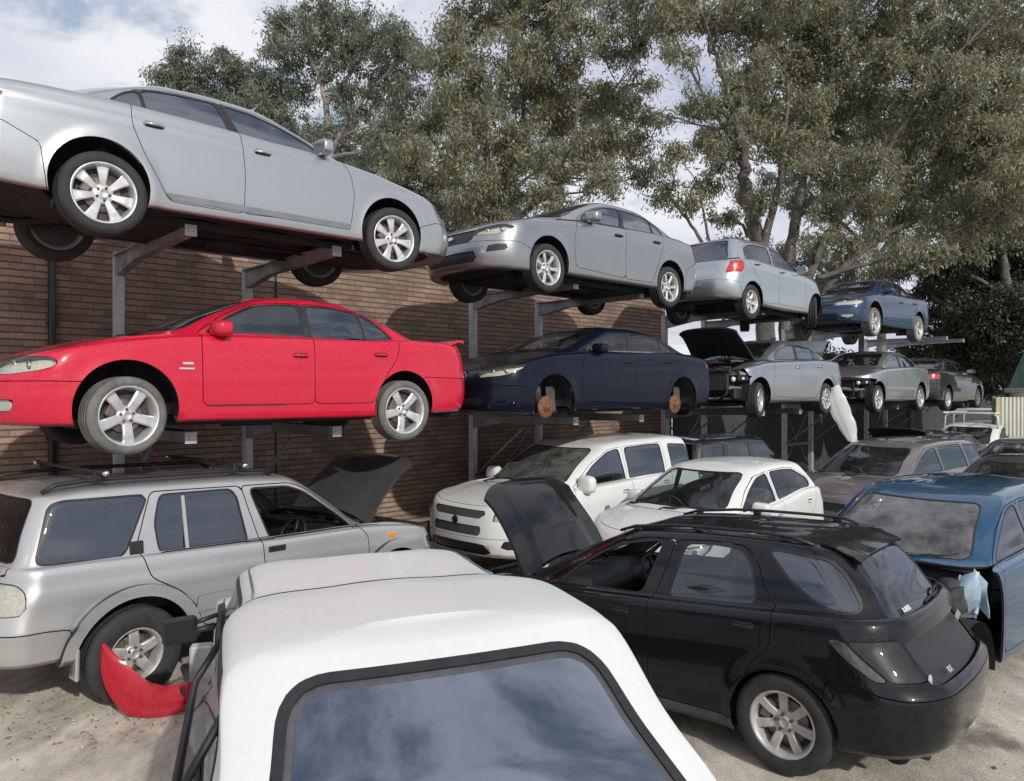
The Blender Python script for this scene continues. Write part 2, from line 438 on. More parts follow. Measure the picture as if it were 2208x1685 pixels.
    # --- cutting along the zero line of a field
    def cut(s, field, newtag, only=('body',)):
        V = s.V; f = field(V); f = np.where(np.abs(f) < 1e-6, -1e-6, f)
        only = set(only); cand = [i for i, t in enumerate(s.T) if t in only]
        mixed = []; ins = f < 0
        for i in cand:
            fc = s.F[i]; c = 0
            for v in fc: c += ins[v]
            if c == len(fc): s.T[i] = newtag
            elif c: mixed.append(i)
        if not mixed: return
        E = {}
        for i in mixed:
            fc = s.F[i]
            for a, b in zip(fc, fc[1:] + fc[:1]):
                if ins[a] != ins[b]: E.setdefault((a, b) if a < b else (b, a), len(E))
        ek = np.array(list(E.keys())); A = V[ek[:, 0]]; Bv = V[ek[:, 1]]; ia = ins[ek[:, 0]]
        lo = np.zeros(len(ek)); hi = np.ones(len(ek))
        for _ in range(14):
            m = (lo + hi) / 2; fm = field(A + (Bv - A) * m[:, None]) < 0
            same = fm == ia; lo = np.where(same, m, lo); hi = np.where(same, hi, m)
        t = ((lo + hi) / 2)[:, None]; NV = A + (Bv - A) * t
        NV[:, 3:6] /= np.linalg.norm(NV[:, 3:6], axis=1, keepdims=True) + 1e-12
        base = len(V); s.V = np.vstack([V, NV])
        for i in mixed:
            fc = s.F[i]; old = s.T[i]; polys = [fc]
            nx = sum(1 for a, b in zip(fc, fc[1:] + fc[:1]) if ins[a] != ins[b])
            if nx > 2: # saddle: cut the face into triangles first (their inner edges get a crossing of their own)
                polys = [(fc[0], fc[k], fc[k + 1]) for k in range(1, len(fc) - 1)]
            first = True
            for pf in polys:
                I = []; O = []
                for a, b in zip(pf, pf[1:] + pf[:1]):
                    (I if ins[a] else O).append(a)
                    if ins[a] != ins[b]:
                        k = (a, b) if a < b else (b, a)
                        if k not in E:
                            E[k] = len(E); r = (V[k[0]] + V[k[1]]) / 2
                            s.V = np.vstack([s.V, r[None]])
                        x = base + E[k]; I.append(x); O.append(x)
                for poly, tg in ((I, newtag), (O, old)):
                    if len(poly) < 3: continue
                    if first: s.F[i] = tuple(poly); s.T[i] = tg; first = False
                    else: s.F.append(tuple(poly)); s.T.append(tg)
    # --- fields
    def f_side(s, poly, grow=0., lev=(-1, 7), r=.03, inner=-9.):
        P = fillet(poly, r) if r else np.array(poly, float); e, ns = s.e, s.ns
        def f(V):
            d = sdf(P, V[:, [0, 2]]) - grow
            return np.maximum.reduce([d, (lev[0] - V[:, 7]) * .06, (V[:, 7] - lev[1]) * .06, inner - np.abs(V[:, 1])])
        return f
    def f_glass(s, poly, grow=0., r=.03):
        P = fillet(poly, r); e, ns, nc = s.e, s.ns, s.nc
        def f(V):
            d = sdf(P, V[:, [0, 2]]) - grow
            return np.maximum.reduce([d, (7.2 - V[:, 7]) * .06, (V[:, 7] - 10.25) * .06, (e - nc * .55 - V[:, 6]) * .03, (V[:, 6] - (e + ns + nc * .55)) * .03, np.where(V[:, 6] < -1, 1., -1.)])
        return f
    def f_screen(s, col, lo, hi, half, grow=0., r=.08, hgt=.62, half2=None):
        """windscreen (col 10) or rear window (col 11): rounded rectangle in unrolled coordinates"""
        h2 = half2 or half; P = fillet([(-half, lo), (half, lo), (h2, hi), (-h2, hi)], r, 14); e, ns = s.e, s.ns
        Np = s.Np
        def f(V):
            q = np.column_stack([V[:, col] * .66, (V[:, 7] - 8) * .5 * hgt])
            d = sdf(P, q) - grow
            far = np.where(V[:, 6] < -1, 1., (V[:, 6] - Np / 2) * (.05 if col == 10 else -.05))
            return np.maximum.reduce([d, (7.4 - V[:, 7]) * .1, (V[:, 7] - 11) * .1, far])
        return f
    def f_uv(s, poly, rear=False, grow=0., lev=(0, 6.5), r=.02, mirror=True):
        """region on the unrolled front (or rear) face: (arc from the centre, height)"""
        P = fillet(poly, r) if r else np.array(poly, float); col = 9 if rear else 8; Np = s.Np
        def f(V):
            a = np.abs(V[:, col]) if mirror else V[:, col]
            d = sdf(P, np.column_stack([a, V[:, 2]])) - grow
            far = np.where(V[:, 6] < -1, 1., (V[:, 6] - Np / 2) * (-.05 if rear else .05))
            return np.maximum.reduce([d, (lev[0] - V[:, 7]) * .06, (V[:, 7] - lev[1]) * .06, far])
        return f
    def f_deck(s, rear, lo, hi, half):
        col = 11 if rear else 10; Np = s.Np
        def f(V):
            far = np.where(V[:, 6] < -1, 1., (V[:, 6] - Np / 2) * (-.05 if rear else .05))
            return np.maximum.reduce([(lo - V[:, 7]) * .1, (V[:, 7] - hi) * .1, (np.abs(V[:, col]) - half) * .7, far])
        return f
    def f_arch(s, x, z, r, ex=1.):
        W = s.S['W']
        def f(V):
            d = np.sqrt(((V[:, 0] - x) / ex) ** 2 + (V[:, 2] - z) ** 2) - r
            return np.maximum.reduce([d, (V[:, 7] - 5.2) * .1, W * .45 - np.abs(V[:, 1])])
        return f
    def seam(s, field, newtag, gap=.005, only=('body',)):
        """a panel with an open shut-line round it"""
        s.cut(lambda V: field(V) + gap / 2, newtag, only)
        s.cut(lambda V: field(V) - gap / 2, 'void', only)
    # --- meshes out of tagged faces
    def emit(s, name, tags, mats, parent, side=0, thick=.018, push=0., rimm=2, hinge=None, where=None):
        if isinstance(tags, str): tags = (tags,)
        tg = set(tags); fs = []
        for f, t in zip(s.F, s.T):
            if t in tg:
                if side or where:
                    c = s.V[list(f), :3].mean(0)
                    if side and c[1] * side < 0: continue
                    if where and not where(c): continue
                if len(set(f)) >= 3: fs.append(f)
        if not fs: return None
        used = sorted({v for f in fs for v in f}); mp = {v: k for k, v in enumerate(used)}
        P = s.V[used, :3].copy(); N = s.V[used, 3:6]
        if push: P = P + N * push
        fs = [tuple(mp[v] for v in f) for f in fs]; n = len(P)
        verts = P; faces = list(fs); mi = [0] * len(fs); norm = N
        if thick:
            verts = np.vstack([P, P - N * thick]); norm = np.vstack([N, -N])
            faces += [tuple(v + n for v in f[::-1]) for f in fs]; mi += [1] * len(fs)
            ed = {}
            for f in fs:
                for a, b in zip(f, f[1:] + f[:1]): ed[(a, b)] = 1
            rim = [(a, b) for (a, b) in ed if (b, a) not in ed]
            k = len(verts); rv = []; 
            for a, b in rim:
                faces.append((k + len(rv), k + len(rv) + 1, k + len(rv) + 2, k + len(rv) + 3)); mi.append(rimm)
                rv += [P[b], P[a], P[a] - N[a] * thick, P[b] - N[b] * thick]
            if rv: verts = np.vstack([verts, np.array(rv)]); norm = np.vstack([norm, np.zeros((len(rv), 3))])
        off = np.zeros(3) if hinge is None else np.array(hinge, float)
        me = bpy.data.meshes.new(name); me.from_pydata((verts - off).tolist(), [], faces)
        if not isinstance(mats, (list, tuple)): mats = [mats, INNER]
        for m in mats: me.materials.append(m)
        me.polygons.foreach_set('material_index', [min(x, len(mats) - 1) for x in mi]); me.polygons.foreach_set('use_smooth', [True] * len(faces))
        me.update()
        try: me.normals_split_custom_set_from_vertices(norm.tolist())
        except Exception: pass
        o = link(name, me, parent); o.location = off
        return o
    def side_y(s, x, z):
        """half width of the outer skin at (x, z)"""
        V = s.V; m = (V[:, 1] > .3) & (V[:, 7] < 10.5)
        d = (V[m, 0] - x) ** 2 + (V[m, 2] - z) ** 2
        return float(V[m, 1][np.argmin(d)])
    def front_x(s, y, z, rear=False):
        V = s.V; m = (V[:, 7] < 6.5) & ((V[:, 0] < 0) if rear else (V[:, 0] > 0))
        d = (V[m, 1] - y) ** 2 + (V[m, 2] - z) ** 2
        return float(V[m, 0][np.argmin(d)])
    def roof_z(s, x, y):
        V = s.V; m = V[:, 7] > 9.8
        d = (V[m, 0] - x) ** 2 + (V[m, 1] - y) ** 2
        return float(V[m, 2][np.argmin(d)])

# ------------------------------------------------------------------ wheels
WHEELS = {}
def wheel_meshes(kind, r, hw, rr, n, w0, w1, tyre_m=TYRE, rim_m=ALLOY, double=False, dish=.0, nuts=5):
    key = (kind, r, rr)
    if key in WHEELS: return WHEELS[key]
    t = MB()
    prof = [(rr - .005, -hw * .78), (rr + .006, -hw * .9), (rr + .012, -hw * .93), (rr + (r - rr) * .45, -hw * 1.0), (r - .03, -hw * .96), (r - .010, -hw * .84), (r - .002, -hw * .7)]
    for a, b in ((-.46, -.40), (-.15, -.09), (.09, .15), (.40, .46)):
        prof += [(r, hw * (a - .01)), (r - .010, hw * a), (r - .010, hw * b), (r, hw * (b + .01))]
    prof += [(q[0], -q[1]) for q in prof[:7][::-1]]
    t.lathe(prof, 56)
    to = t.build('tyre', tyre_m); 
    m = MB()
    m.lathe([(rr + .010, hw * .80), (rr + .006, hw * .88), (rr - .006, hw * .88), (rr - .014, hw * .78), (rr - .022, hw * .55), (rr - .03, hw * .2), (rr - .045, -hw * .7), (rr, -hw * .8)], 56)
    face = hw * .62
    m.lathe([(.0, face - .012 + dish), (.028, face - .012 + dish), (.032, face - .004 + dish), (.036, face - .016 + dish), (.058, face - .02 + dish), (.078, face - .018 + dish), (.085, face - .04 + dish), (.085, face - .075)], 32)
    def spoke(a, wa, wb, r0=.06, r1=None):
        r1 = r1 or rr - .012
        st = []
        for k, u in enumerate(np.linspace(0, 1, 6)):
            rad = r0 + (r1 - r0) * u; w = wa + (wb - wa) * u ** 1.3
            if u > .85: w *= 1.12
            y = face - .02 + dish * (1 - u) + .014 * math.sin(u * math.pi * .8) + (.006 if u > .9 else 0)
            st.append([(-w / 2, y - .03), (-w / 2, y - .006), (-w * .36, y), (w * .36, y), (w / 2, y - .006), (w / 2, y - .03)])
        vs = []; ca, sa = math.cos(a), math.sin(a)
        for (row, u) in zip(st, np.linspace(0, 1, 6)):
            rad = r0 + (r1 - r0) * u
            for (q, y) in row: vs.append((rad * ca - q * sa, y, rad * sa + q * ca))
        fs = []
        for i in range(5):
            for j in range(5): fs.append((i * 6 + j, i * 6 + j + 1, (i + 1) * 6 + j + 1, (i + 1) * 6 + j))
        m.add(vs, fs)
    for i in range(n):
        a = 2 * math.pi * i / n + math.pi / 2
        if double:
            for q in (-1, 1): spoke(a + q * .13, w0, w1)
        else: spoke(a, w0, w1)
    m.cur = 1
    for i in range(nuts):
        a = 2 * math.pi * (i + .5) / nuts + math.pi / 2
        m.lathe([(0, face - .004 + dish), (.010, face - .004 + dish), (.010, face - .03 + dish)], 6, c=(.053 * math.cos(a), 0, .053 * math.sin(a)))
    m.cur = 2
    m.lathe([(rr - .01, -.005), (0, -.005)], 40); m.lathe([(rr - .012, -hw * .6), (0, -hw * .6)], 40)
    ro = m.build('rim', [rim_m, RIMDARK, RIMDARK])
    d = MB()
    d.lathe([(.07, .018), (.14, .018), (.145, .010), (.145, -.002), (.05, -.002)], 40); d.box((.11, .015, .06), (.07, .07, .14), ry=-.5, bev=.012)
    do = d.build('brake_disc', DISC)
    res = (to.data, ro.data, do.data)
    for o in (to, ro, do): bpy.data.objects.remove(o)
    WHEELS[key] = res
    return res
def put_wheel(car, x, y, z, meshes, side, steer=0., spin=0., camber=0., names=('tyre', 'rim', 'brake_disc')):
    w = empty('wheel', (x, y, z), (0, 0, steer + (0 if side > 0 else math.pi)), car)
    for nm, me in zip(names, meshes):
        o = link(nm, me, w)
        if nm != 'brake_disc': o.rotation_euler = (camber, spin, 0)
    return w
# ------------------------------------------------------------------ car assembly
def centre_of(o):
    v = np.array([p.co for p in o.data.vertices]); return v.mean(0)
def seat_mb(w=.5, back=.62, rec=.28, head=True, y=0, x=0, z=0):
    m = MB()
    m.box((x + .02, y, z + .08), (.5, w, .17), ry=-.12, bev=.05)
    m.box((x - .27 - math.sin(rec) * back * .35, y, z + .12 + back * .42), (.15, w * .96, back), ry=-rec, bev=.06)
    if head:
        ks = (0,) if w < .8 else (-.36, .36)
        for k in ks:
            m.box((x - .30 - math.sin(rec) * back * .95, y + k, z + .12 + back * .98), (.10, .26, .18), ry=-rec, bev=.04)
            for q in (-.05, .05): m.tube([(x - .29 - math.sin(rec) * back * .8, y + k + q, z + .1 + back * .8), (x - .30 - math.sin(rec) * back * .95, y + k + q, z + .12 + back * .95)], .006, 6)
    return m
def interior(car, B, S, light=False):
    W = S['W']; sm = SEATL if light else SEATM; hipz = S.get('hip', .33); dx = S.get('dashx', S['cowl'][0] - .45); bz = float(smooth_tab(S['belt'])(dx))
    for y in (-.37, .37): seat_mb(.5, y=y, x=S.get('seatx', -.12), z=hipz).build('front_seat', sm, car)
    if S.get('rearseat', True): seat_mb(1.28, back=.56, x=S.get('rseatx', -.98), z=hipz + .02).build('rear_seat', sm, car)
    m = MB(); w = W - .2
    prof = [(dx + .42, bz - .02), (dx + .1, bz + .005), (dx - .05, bz - .02), (dx - .12, bz - .1), (dx - .06, bz - .35), (dx + .3, bz - .5)]
    P = np.array([[(x, y, z + (.035 if (k in (1, 2) and -.58 < y < -.18) else 0)) for k, (x, z) in enumerate(prof)] for y in np.linspace(-w, w, 25)])
    m.grid(P, True, True); m.box((dx - .15, 0, hipz + .1), (.5, .22, .3), bev=.03)
    m.build('dashboard', TRIM, car)
    st = MB(); c = Vector((dx - .26, -.37, bz - .07)); ax = Vector((-.9, 0, .42)).normalized(); u = Vector((0, 1, 0)); v = ax.cross(u)
    pts = [c + (u * math.cos(a) + v * math.sin(a)) * .185 for a in np.linspace(0, 2 * math.pi, 33)]
    st.tube(pts, .016, 8, False)
    for a in (math.pi * .08, math.pi * .92, math.pi * 1.5): st.tube([c + ax * -.02, c + (u * math.cos(a) + v * math.sin(a)) * .18], .018, 6)
    st.ell(tuple(c - ax * .01), (.05, .07, .06), 12, 8); st.tube([c - ax * .02, c - ax * .3], .03, 8)
    st.build('steering_wheel', TRIM, car)
def underbody(car, B, S, axles, r):
    W = S['W']; zb = smooth_tab(S['zb']); m = MB(); xf, xr = S['xf'] - .16, S['xr'] + .18; fl = S.get('floor', .03)
    xs = np.linspace(xr, xf, 40)
    arches = [(a[0], a[2]) for a in S['arches']]
    rows = []
    for x in xs:
        w = W - .10
        end = min(abs(x - xf), abs(x - xr)); w *= min(1, .80 + end * .4)
        for (ax, ar) in arches:
            if abs(x - ax) < ar + .01: w = W - .36
        rows.append([(x, w * k, float(zb(x)) + fl + (.02 * math.sin(x * 9) if abs(k) < .9 else 0)) for k in (-1, -.6, -.2, .2, .6, 1)])
    m.grid(np.array(rows), False); 
    for sgn in (-1, 1):
        for (ax, az, ar, *_rest) in S['arches']:
            pr = [(ar + .012, W - .045), (ar + .012, W - .2), (ar + .012, W - .37), (.05, W - .37)]
            m.lathe([(q, sgn * y) for q, y in pr], 30, a0=-.15, a1=math.pi + .15, c=(ax, 0, az))
    for (ax, az) in axles:
        m.tube([(ax, -W + .2, az - .02), (ax, -.25, az - .0), (ax, .25, az), (ax, W - .2, az - .02)], [.035, .05, .05, .035], 10)
        for sgn in (-1, 1):
            m.tube([(ax + .02, sgn * (W - .3), az - .03), (ax + (.3 if ax < 0 else -.3), sgn * .35, az + .0)], .03, 8)
            m.tube([(ax, sgn * (W - .32), az), (ax - .02, sgn * (W - .4), az + .42)], [.04, .05], 10)
    zc = float(zb(0)) + fl - .03
    m.box((axles[1][0] - .05, .0, zc + .02), (.6, .6, .16), bev=.04); m.box((axles[0][0] + .55, 0, zc + .03), (.5, .95, .14), bev=.05)
    m.tube([(axles[1][0] - .3, .1, zc), (.3, .12, zc - .01), (-.6, .2, zc - .01), (axles[0][0] + .1, .35, zc + .08), (axles[0][0] - .35, .42, zc), (S['xr'] + .12, .5, zc + .02)], .032, 10)
    m.tube([(-.2, .16, zc - .01), (.3, .12, zc - .01)], .075, 12); m.tube([(S['xr'] + .28, .1, zc + .05), (S['xr'] + .28, .6, zc + .05)], .095, 14)
    m.tube([(axles[1][0] - .4, 0, zc + .03), (axles[0][0] + .1, 0, zc + .05)], .04, 10)
    for y in (-.52, .52): m.box((0, y, zc - .005), (S['xf'] - S['xr'] - 1.5, .09, .07), bev=.01)
    m.box((axles[1][0], 0, zc - .0), (.1, 1.0, .07), bev=.02)
    return m.build('underbody', UNDER, car)
def side_mirror(car, x, y, z, sgn, m, sz=(.09, .12, .075), fold=0):
    b = MB(); b.cur = 0
    cx, cy, cz = x - .01, sgn * (y + .12), z + .05
    b.ell((0, 0, 0), (1, 1, 1), 28, 16); pw = lambda q, e: math.copysign(abs(q) ** e, q)
    b.v = [(cx + sz[0] * pw(q[0], .8), cy + sz[1] * pw(q[1], .5), cz + sz[2] * pw(q[2], .55) * (1 - .15 * sgn * q[1])) for q in b.v]
    b.v = [(px if px > cx - sz[0] * .45 else cx - sz[0] * .45, py, pz) for px, py, pz in b.v]
    b.cur = 1
    b.tube([(x + .02, sgn * (y - .03), z - .0), (x, sgn * (y + .07), z + .03)], [.035, .025], 8)
    b.cur = 2
    xx = cx - sz[0] * .45 - .002
    b.add([(xx, cy + math.cos(a) * sz[1] * .78, cz + math.sin(a) * sz[2] * .78) for a in np.linspace(0, 2 * math.pi, 20, endpoint=False)], [tuple(range(20))])
    return b.build('side_mirror', [m, TRIM, CHROME], car)
def door_handle(par, x, y, z, sgn, m, L=.17, tilt=0.):
    b = MB()
    pts = [(x - L / 2, sgn * (y - .012), z), (x - L / 2 + .02, sgn * (y + .022), z), (x, sgn * (y + .028), z), (x + L / 2 - .02, sgn * (y + .022), z), (x + L / 2, sgn * (y - .012), z)]
    b.tube(pts, [.009, .012, .013, .012, .009], 8)
    b.cur = 1; b.box((x, sgn * (y + .0005), z), (L * .8, .006, .045), bev=.002)
    return b.build('door_handle', [m, TRIM], par)
def wiper(car, B, y0, y1, rear=False, name='wiper'):
    V = B.V; m = MB()
    def surf(y, lev):
        k = (np.abs(V[:, 7] - lev) < .3) & ((V[:, 0] < 0) if rear else (V[:, 0] > 0)) & (V[:, 6] > -1)
        P = V[k]; i = np.argmin(np.abs(P[:, 1] - y) + 2 * np.abs(P[:, 7] - lev)); return Vector(P[i, :3]) + Vector(P[i, 3:6]) * .014
    pts = [surf(y0 + (y1 - y0) * t, 8.0 + .28 * t) for t in np.linspace(0, 1, 7)]
    m.tube(pts, .008, 6); m.tube([surf(y0, 7.75), pts[0], pts[3]], .009, 6)
    return m.build(name, TRIM, car)

def make_car(name, label, cat, loc, yaw, S, P, pitch=0., roll=0., group=None, q=1., detail=True):
    """builds one vehicle: body, doors, glass, lamps, wheels, cabin, underbody"""
    car = empty(name, loc, (roll, -pitch, yaw)); tag(car, label, cat, group)
    B = Body(S, q); inner = S.get('inner', INNER); PM = [P, inner, TRIM]  # black panel edges: shade of the shut-lines put into the colour
    gap = S.get('gap', .006)
    for (ax, az, ar, *ex) in S['arches']: B.cut(B.f_arch(ax, az, ar, ex[0] if ex else 1.), 'void')
    for (fx_, fz_, fr_) in S.get('flares', []): B.cut(B.f_arch(fx_, fz_, fr_), 'flare')
    for t, poly, rear, *kw in S.get('cuts', []): B.cut(B.f_uv(poly, rear, **(kw[0] if kw else {})), t)
    # glass
    if S.get('dlo'): B.cut(B.f_glass(S['dlo'], .012, .05), 'trim')
    for k, (poly, di, gm) in enumerate(S['side_glass']):
        B.cut(B.f_glass(poly, S.get('sideseal', .016), .05), 'trim'); B.cut(B.f_glass(poly, 0., .05), 'gs%d' % k, ('trim',))
    ws = S.get('ws', (.10, .97, .60)); bw = S.get('bw', (.12, .95, .56))
    if ws: B.cut(B.f_screen(10, ws[0] * .62, ws[1] * .62, ws[2], .014), 'wstrim'); B.cut(B.f_screen(10, ws[0] * .62, ws[1] * .62, ws[2]), 'ws', ('wstrim',))
    if bw: B.cut(B.f_screen(11, bw[0] * .62, bw[1] * .62, bw[2], S.get('bwseal', .014), half2=S.get('bwtop'), r=S.get('bwr', .08)), 'bwtrim'); B.cut(B.f_screen(11, bw[0] * .62, bw[1] * .62, bw[2], half2=S.get('bwtop'), r=S.get('bwr', .08)), 'bw', ('bwtrim',))
    if S.get('bwinner'): B.cut(lambda V, f_=B.f_screen(11, bw[0] * .62, bw[1] * .62, bw[2], -S['bwinner'], half2=S.get('bwtop'), r=S.get('bwr', .08)): -f_(V), 'bwin', ('bw',))
    # lamps, grilles and such on the unrolled faces
    for t, poly, rear, *kw in S.get('faces', []): B.seam(B.f_side(poly, 0, (-1, 6.3), .025, .35) if rear == 'side' else B.f_uv(poly, rear, **(kw[0] if kw else {})), t, gap * .6)
    # loose strips on the flanks
    for t, poly in S.get('strips', []): B.cut(B.f_side(poly, 0, (-1, 6.2), .01, .4), t)
    bon = S.get('bonnet', (5.35, 7.8, .93))
    if bon: B.seam(B.f_deck(False, *bon), 'bonnet', gap)
    boot = S.get('boot', (4.6, 7.8, .86))
    if boot: B.seam(B.f_deck(True, *boot), 'boot', gap)
    for t, poly in S.get('bumpers', []): B.seam(B.f_side(poly, 0, (-1, 5.6), .03), t, gap)
    for t, poly in S.get('panels', []): B.seam(B.f_side(poly, 0, (-1, 10.3), .04, .3), t, gap)
    for k, (dn, poly, *_h) in enumerate(S['doors']): B.seam(B.f_side(poly, 0, (-1, 10.3), .05, .4), 'door%d' % k, gap)
    if S.get('void'): 
        for fld in S['void'](B): B.cut(fld, 'void', ('body', 'bumper_front', 'bonnet', 'trim', 'grille', 'headlight', 'fog'))
    for t, fld in S.get('seams', []): B.seam(fld, t, gap * 1.7)
    # --- emit
    B.emit('body', 'body', PM, car)
    B.emit('window_trim', ('trim', 'wstrim', 'bwtrim'), [TRIM, TRIM], car)
    if ws: B.emit('windscreen', 'ws', S.get('wsm', GL_CLR), car, thick=0, push=-.006)
    if bw and S.get('bwm', 1): B.emit('rear_window', 'bw', S.get('bwm', GL_MED), car, thick=0, push=-.006)
    if S.get('bwinner'): B.emit('rear_window_frame', 'bwin', [GREYPL, TRIM], car, thick=.012, push=-.01)
    doors = {}
    for k, (dn, poly, *h) in enumerate(S['doors']):
        for sg in (1, -1):
            d = B.emit(dn, 'door%d' % k, PM, car, side=sg)
            doors[k, sg] = d
            if d and h and h[0]:
                door_handle(d, h[0][0], B.side_y(*h[0]), h[0][1], sg, h[1] if len(h) > 1 else P)
    for k, (poly, di, gm) in enumerate(S['side_glass']):
        if gm is None: continue
        for sg in (1, -1):
            par = doors.get((di, sg)) if di is not None else None
            B.emit('window', 'gs%d' % k, gm, par or car, side=sg, thick=0, push=-.005)
    for t, poly in S.get('bumpers', []): 
        if t not in S.get('skip', ()): B.emit({'bumper_front': 'front_bumper', 'bumper_rear': 'rear_bumper'}.get(t, t), t, S.get('bumperm') or PM, car)
    for t, poly in S.get('panels', []):
        for sg in (1, -1): B.emit(t, t, S.get('panelm', {}).get(t, PM), car, side=sg)
    done = set()
    for t, poly, rear, *kw in S.get('faces', []):
        if t in done or t in S.get('skip', ()): continue
        done.add(t); c = float(np.mean([p[0] for p in poly]))
        if t.startswith('headlight') or t.startswith('taillight') or t in ('fog', 'indicator'):
            mm = S.get('lampm', {}).get(t) or {'headlight': [GL_LAMP, REFL, TRIM], 'taillight': [REDL, TRIM, TRIM], 'fog': [GL_LAMP, REFL, TRIM], 'indicator': [AMBER, TRIM, TRIM]}[t.rstrip('_')]
            nm = {'fog': 'fog_lamp', 'headlight': 'headlight', 'taillight': 'tail_light', 'indicator': 'indicator'}[t.rstrip('_')]
            for sg in (1, -1):
                o = B.emit(nm, t, mm, car, side=sg, thick=.05 if nm == 'headlight' else .02, rimm=2)
                if o and nm == 'headlight' and detail:
                    vs = np.array([v.co for v in o.data.vertices]); nv = len(vs); n2 = nv
                    lo, hi = vs.min(0), vs.max(0); cc = (lo + hi) / 2
                    b = MB()
                    for u in (.32, .68):
                        yy = lo[1] + (hi[1] - lo[1]) * (u if sg > 0 else 1 - u)
                        near = vs[np.argsort(np.abs(vs[:, 1] - yy) + np.abs(vs[:, 2] - cc[2]))[:6]].mean(0)
                        b.ell((near[0] - .035, near[1] - sg * .012, near[2]), (.02, .05, .05), 14, 10)
                    b.build('bulb', CHROME, o)
        else:
            mm = S.get('facem', {}).get(t, [TRIM, TRIM])
            both = rear != 'side' and not (kw and kw[0].get('mirror') is False)
            for sg in ((1, -1) if both else (0,)): B.emit(t.rstrip('_'), t, mm, car, side=sg, push=S.get('facepush', {}).get(t, -.012))
    for t, poly in S.get('strips', []):
        if t in done: continue
        done.add(t)
        for sg in (1, -1): B.emit('side_moulding' if t.startswith('strip') else t, t, S.get('stripm', {}).get(t, PM), car, side=sg, push=.010)
    if S.get('flares'):
        for (fx_, fz_, fr_) in S['flares']:
            for sg in (1, -1): B.emit('wheel_flare', 'flare', PM, car, side=sg, push=.042, thick=.045, where=lambda c, fx_=fx_: abs(c[0] - fx_) < .7)
    if bon and 'bonnet' not in S.get('skip', ()):
        hz = (S['cowl'][0] - .02, 0, S['cowl'][1] - .02) if S.get('open') else None
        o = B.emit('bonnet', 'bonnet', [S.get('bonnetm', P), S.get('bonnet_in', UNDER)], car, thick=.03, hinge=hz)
        if S.get('open'): o.rotation_euler = (0, -R(S['open']), 0)
        if S.get('open') and S.get('shift'): o.location = Vector(o.location) + Vector(S['shift'])
    if S.get('open') or 'bonnet' in S.get('skip', ()):
        bz = float(smooth_tab(S['belt'])(S['cowl'][0])) ; x0, x1 = S['cowl'][0] - .1, S['xf'] - .25; w = S['W'] - .2
        m = MB(); xm = (x0 + x1) / 2
        m.box((xm - .1, .02, bz - .28), (.55, .5, .34), bev=.04); m.box((xm - .02, .02, bz - .1), (.42, .3, .08), bev=.02); m.tube([(xm - .3, -.3, bz - .12), (xm, -.34, bz - .1), (xm + .3, -.2, bz - .16)], .04, 10)
        m.box((xm + .15, .5, bz - .18), (.22, .18, .2), bev=.02); m.box((xm + .2, -.5, bz - .2), (.3, .24, .16), bev=.04)
        for sgn in (-1, 1): m.lathe([(0, .05), (.08, .04), (.09, 0), (.1, -.2)], 16, 'Z', c=(xm - .1, sgn * (w - .12), bz - .1))
        m.box((x0 - .02, 0, bz - .25), (.03, w * 2, .5)); m.box((x1 + .08, 0, bz - .32), (.04, w * 1.5, .34), bev=.01); m.box((x1 + .1, 0, bz - .13), (.06, w * 1.7, .05), bev=.01)
        m.box((xm, 0, bz - .52), (x1 - x0, w * 1.7, .03))
        for sgn in (-1, 1): m.box((xm, sgn * (w - .02), bz - .2), (x1 - x0, .03, .22))
        for k in range(5): m.tube([(xm + rng.uniform(-.35, .35), rng.uniform(-.5, .5), bz - .08), (xm + rng.uniform(-.35, .35), rng.uniform(-.5, .5), bz - .05), (xm + rng.uniform(-.4, .4), rng.uniform(-.5, .5), bz - .16)], .018, 7)
        m.build('engine_bay', ENGINE, car)
    if boot:
        ob = S.get('open_boot'); o = B.emit(S.get('bootname', 'boot_lid'), 'boot', PM, car, hinge=(S['blite'][0] + .02, 0, S['blite'][1] - .01) if ob else None)
        if ob: o.rotation_euler = (0, R(ob), 0)
    for t, fld in S.get('seams', []): B.emit(t, t, PM, car)
    # fittings
    if S.get('mirror'):
        mx, mz = S['mirror'][:2]; my = B.side_y(mx, mz) - .02
        for sg in S.get('mirror_sides', (1, -1)): side_mirror(car, mx, my, mz, sg, S.get('mirrorm', P), *(S['mirror'][2:3]))
    if detail and ws and S.get('wipers', True):
        wiper(car, B, -.05, .55); wiper(car, B, -.62, -.08)
    if detail: interior(car, B, S, S.get('light_cabin', False))
    axles = [(-S['wb'] / 2, S['wz'][0]), (S['wb'] / 2, S['wz'][1])]
    underbody(car, B, S, axles, S['r'])
    for (x, sg, z, meshes, steer) in S.get('wheels', []): put_wheel(car, x, sg * (S['W'] - S.get('wheelin', .115)), z, meshes, sg, steer, spin=rng.uniform(0, 6))
    return car, B, doors
# ------------------------------------------------------------------ car specifications
def smooth_arch(ax, az, ar, amp=.018, wd=.05):
    def mod(s):
        V = s.V; r = np.sqrt((V[:, 0] - ax) ** 2 + (V[:, 2] - az) ** 2)
        k = (V[:, 7] < 5) & (np.abs(V[:, 1]) > .4)
        V[:, 1] += np.sign(V[:, 1]) * amp * np.exp(-((r - ar - .01) / wd) ** 2) * k
    return mod
def crease(tab, amp=.008, wd=.03, x0=-3, x1=3):
    t = smooth_tab(tab)
    def mod(s):
        V = s.V; k = (V[:, 7] < 5) & (np.abs(V[:, 1]) > .4) & (V[:, 0] > x0) & (V[:, 0] < x1)
        V[:, 1] += np.sign(V[:, 1]) * amp * np.exp(-((V[:, 2] - t(V[:, 0])) / wd) ** 2) * k
    return mod
PSK = [simple('dull_black_plastic', (.06, .065, .07), .5, noise=.25), TRIM]
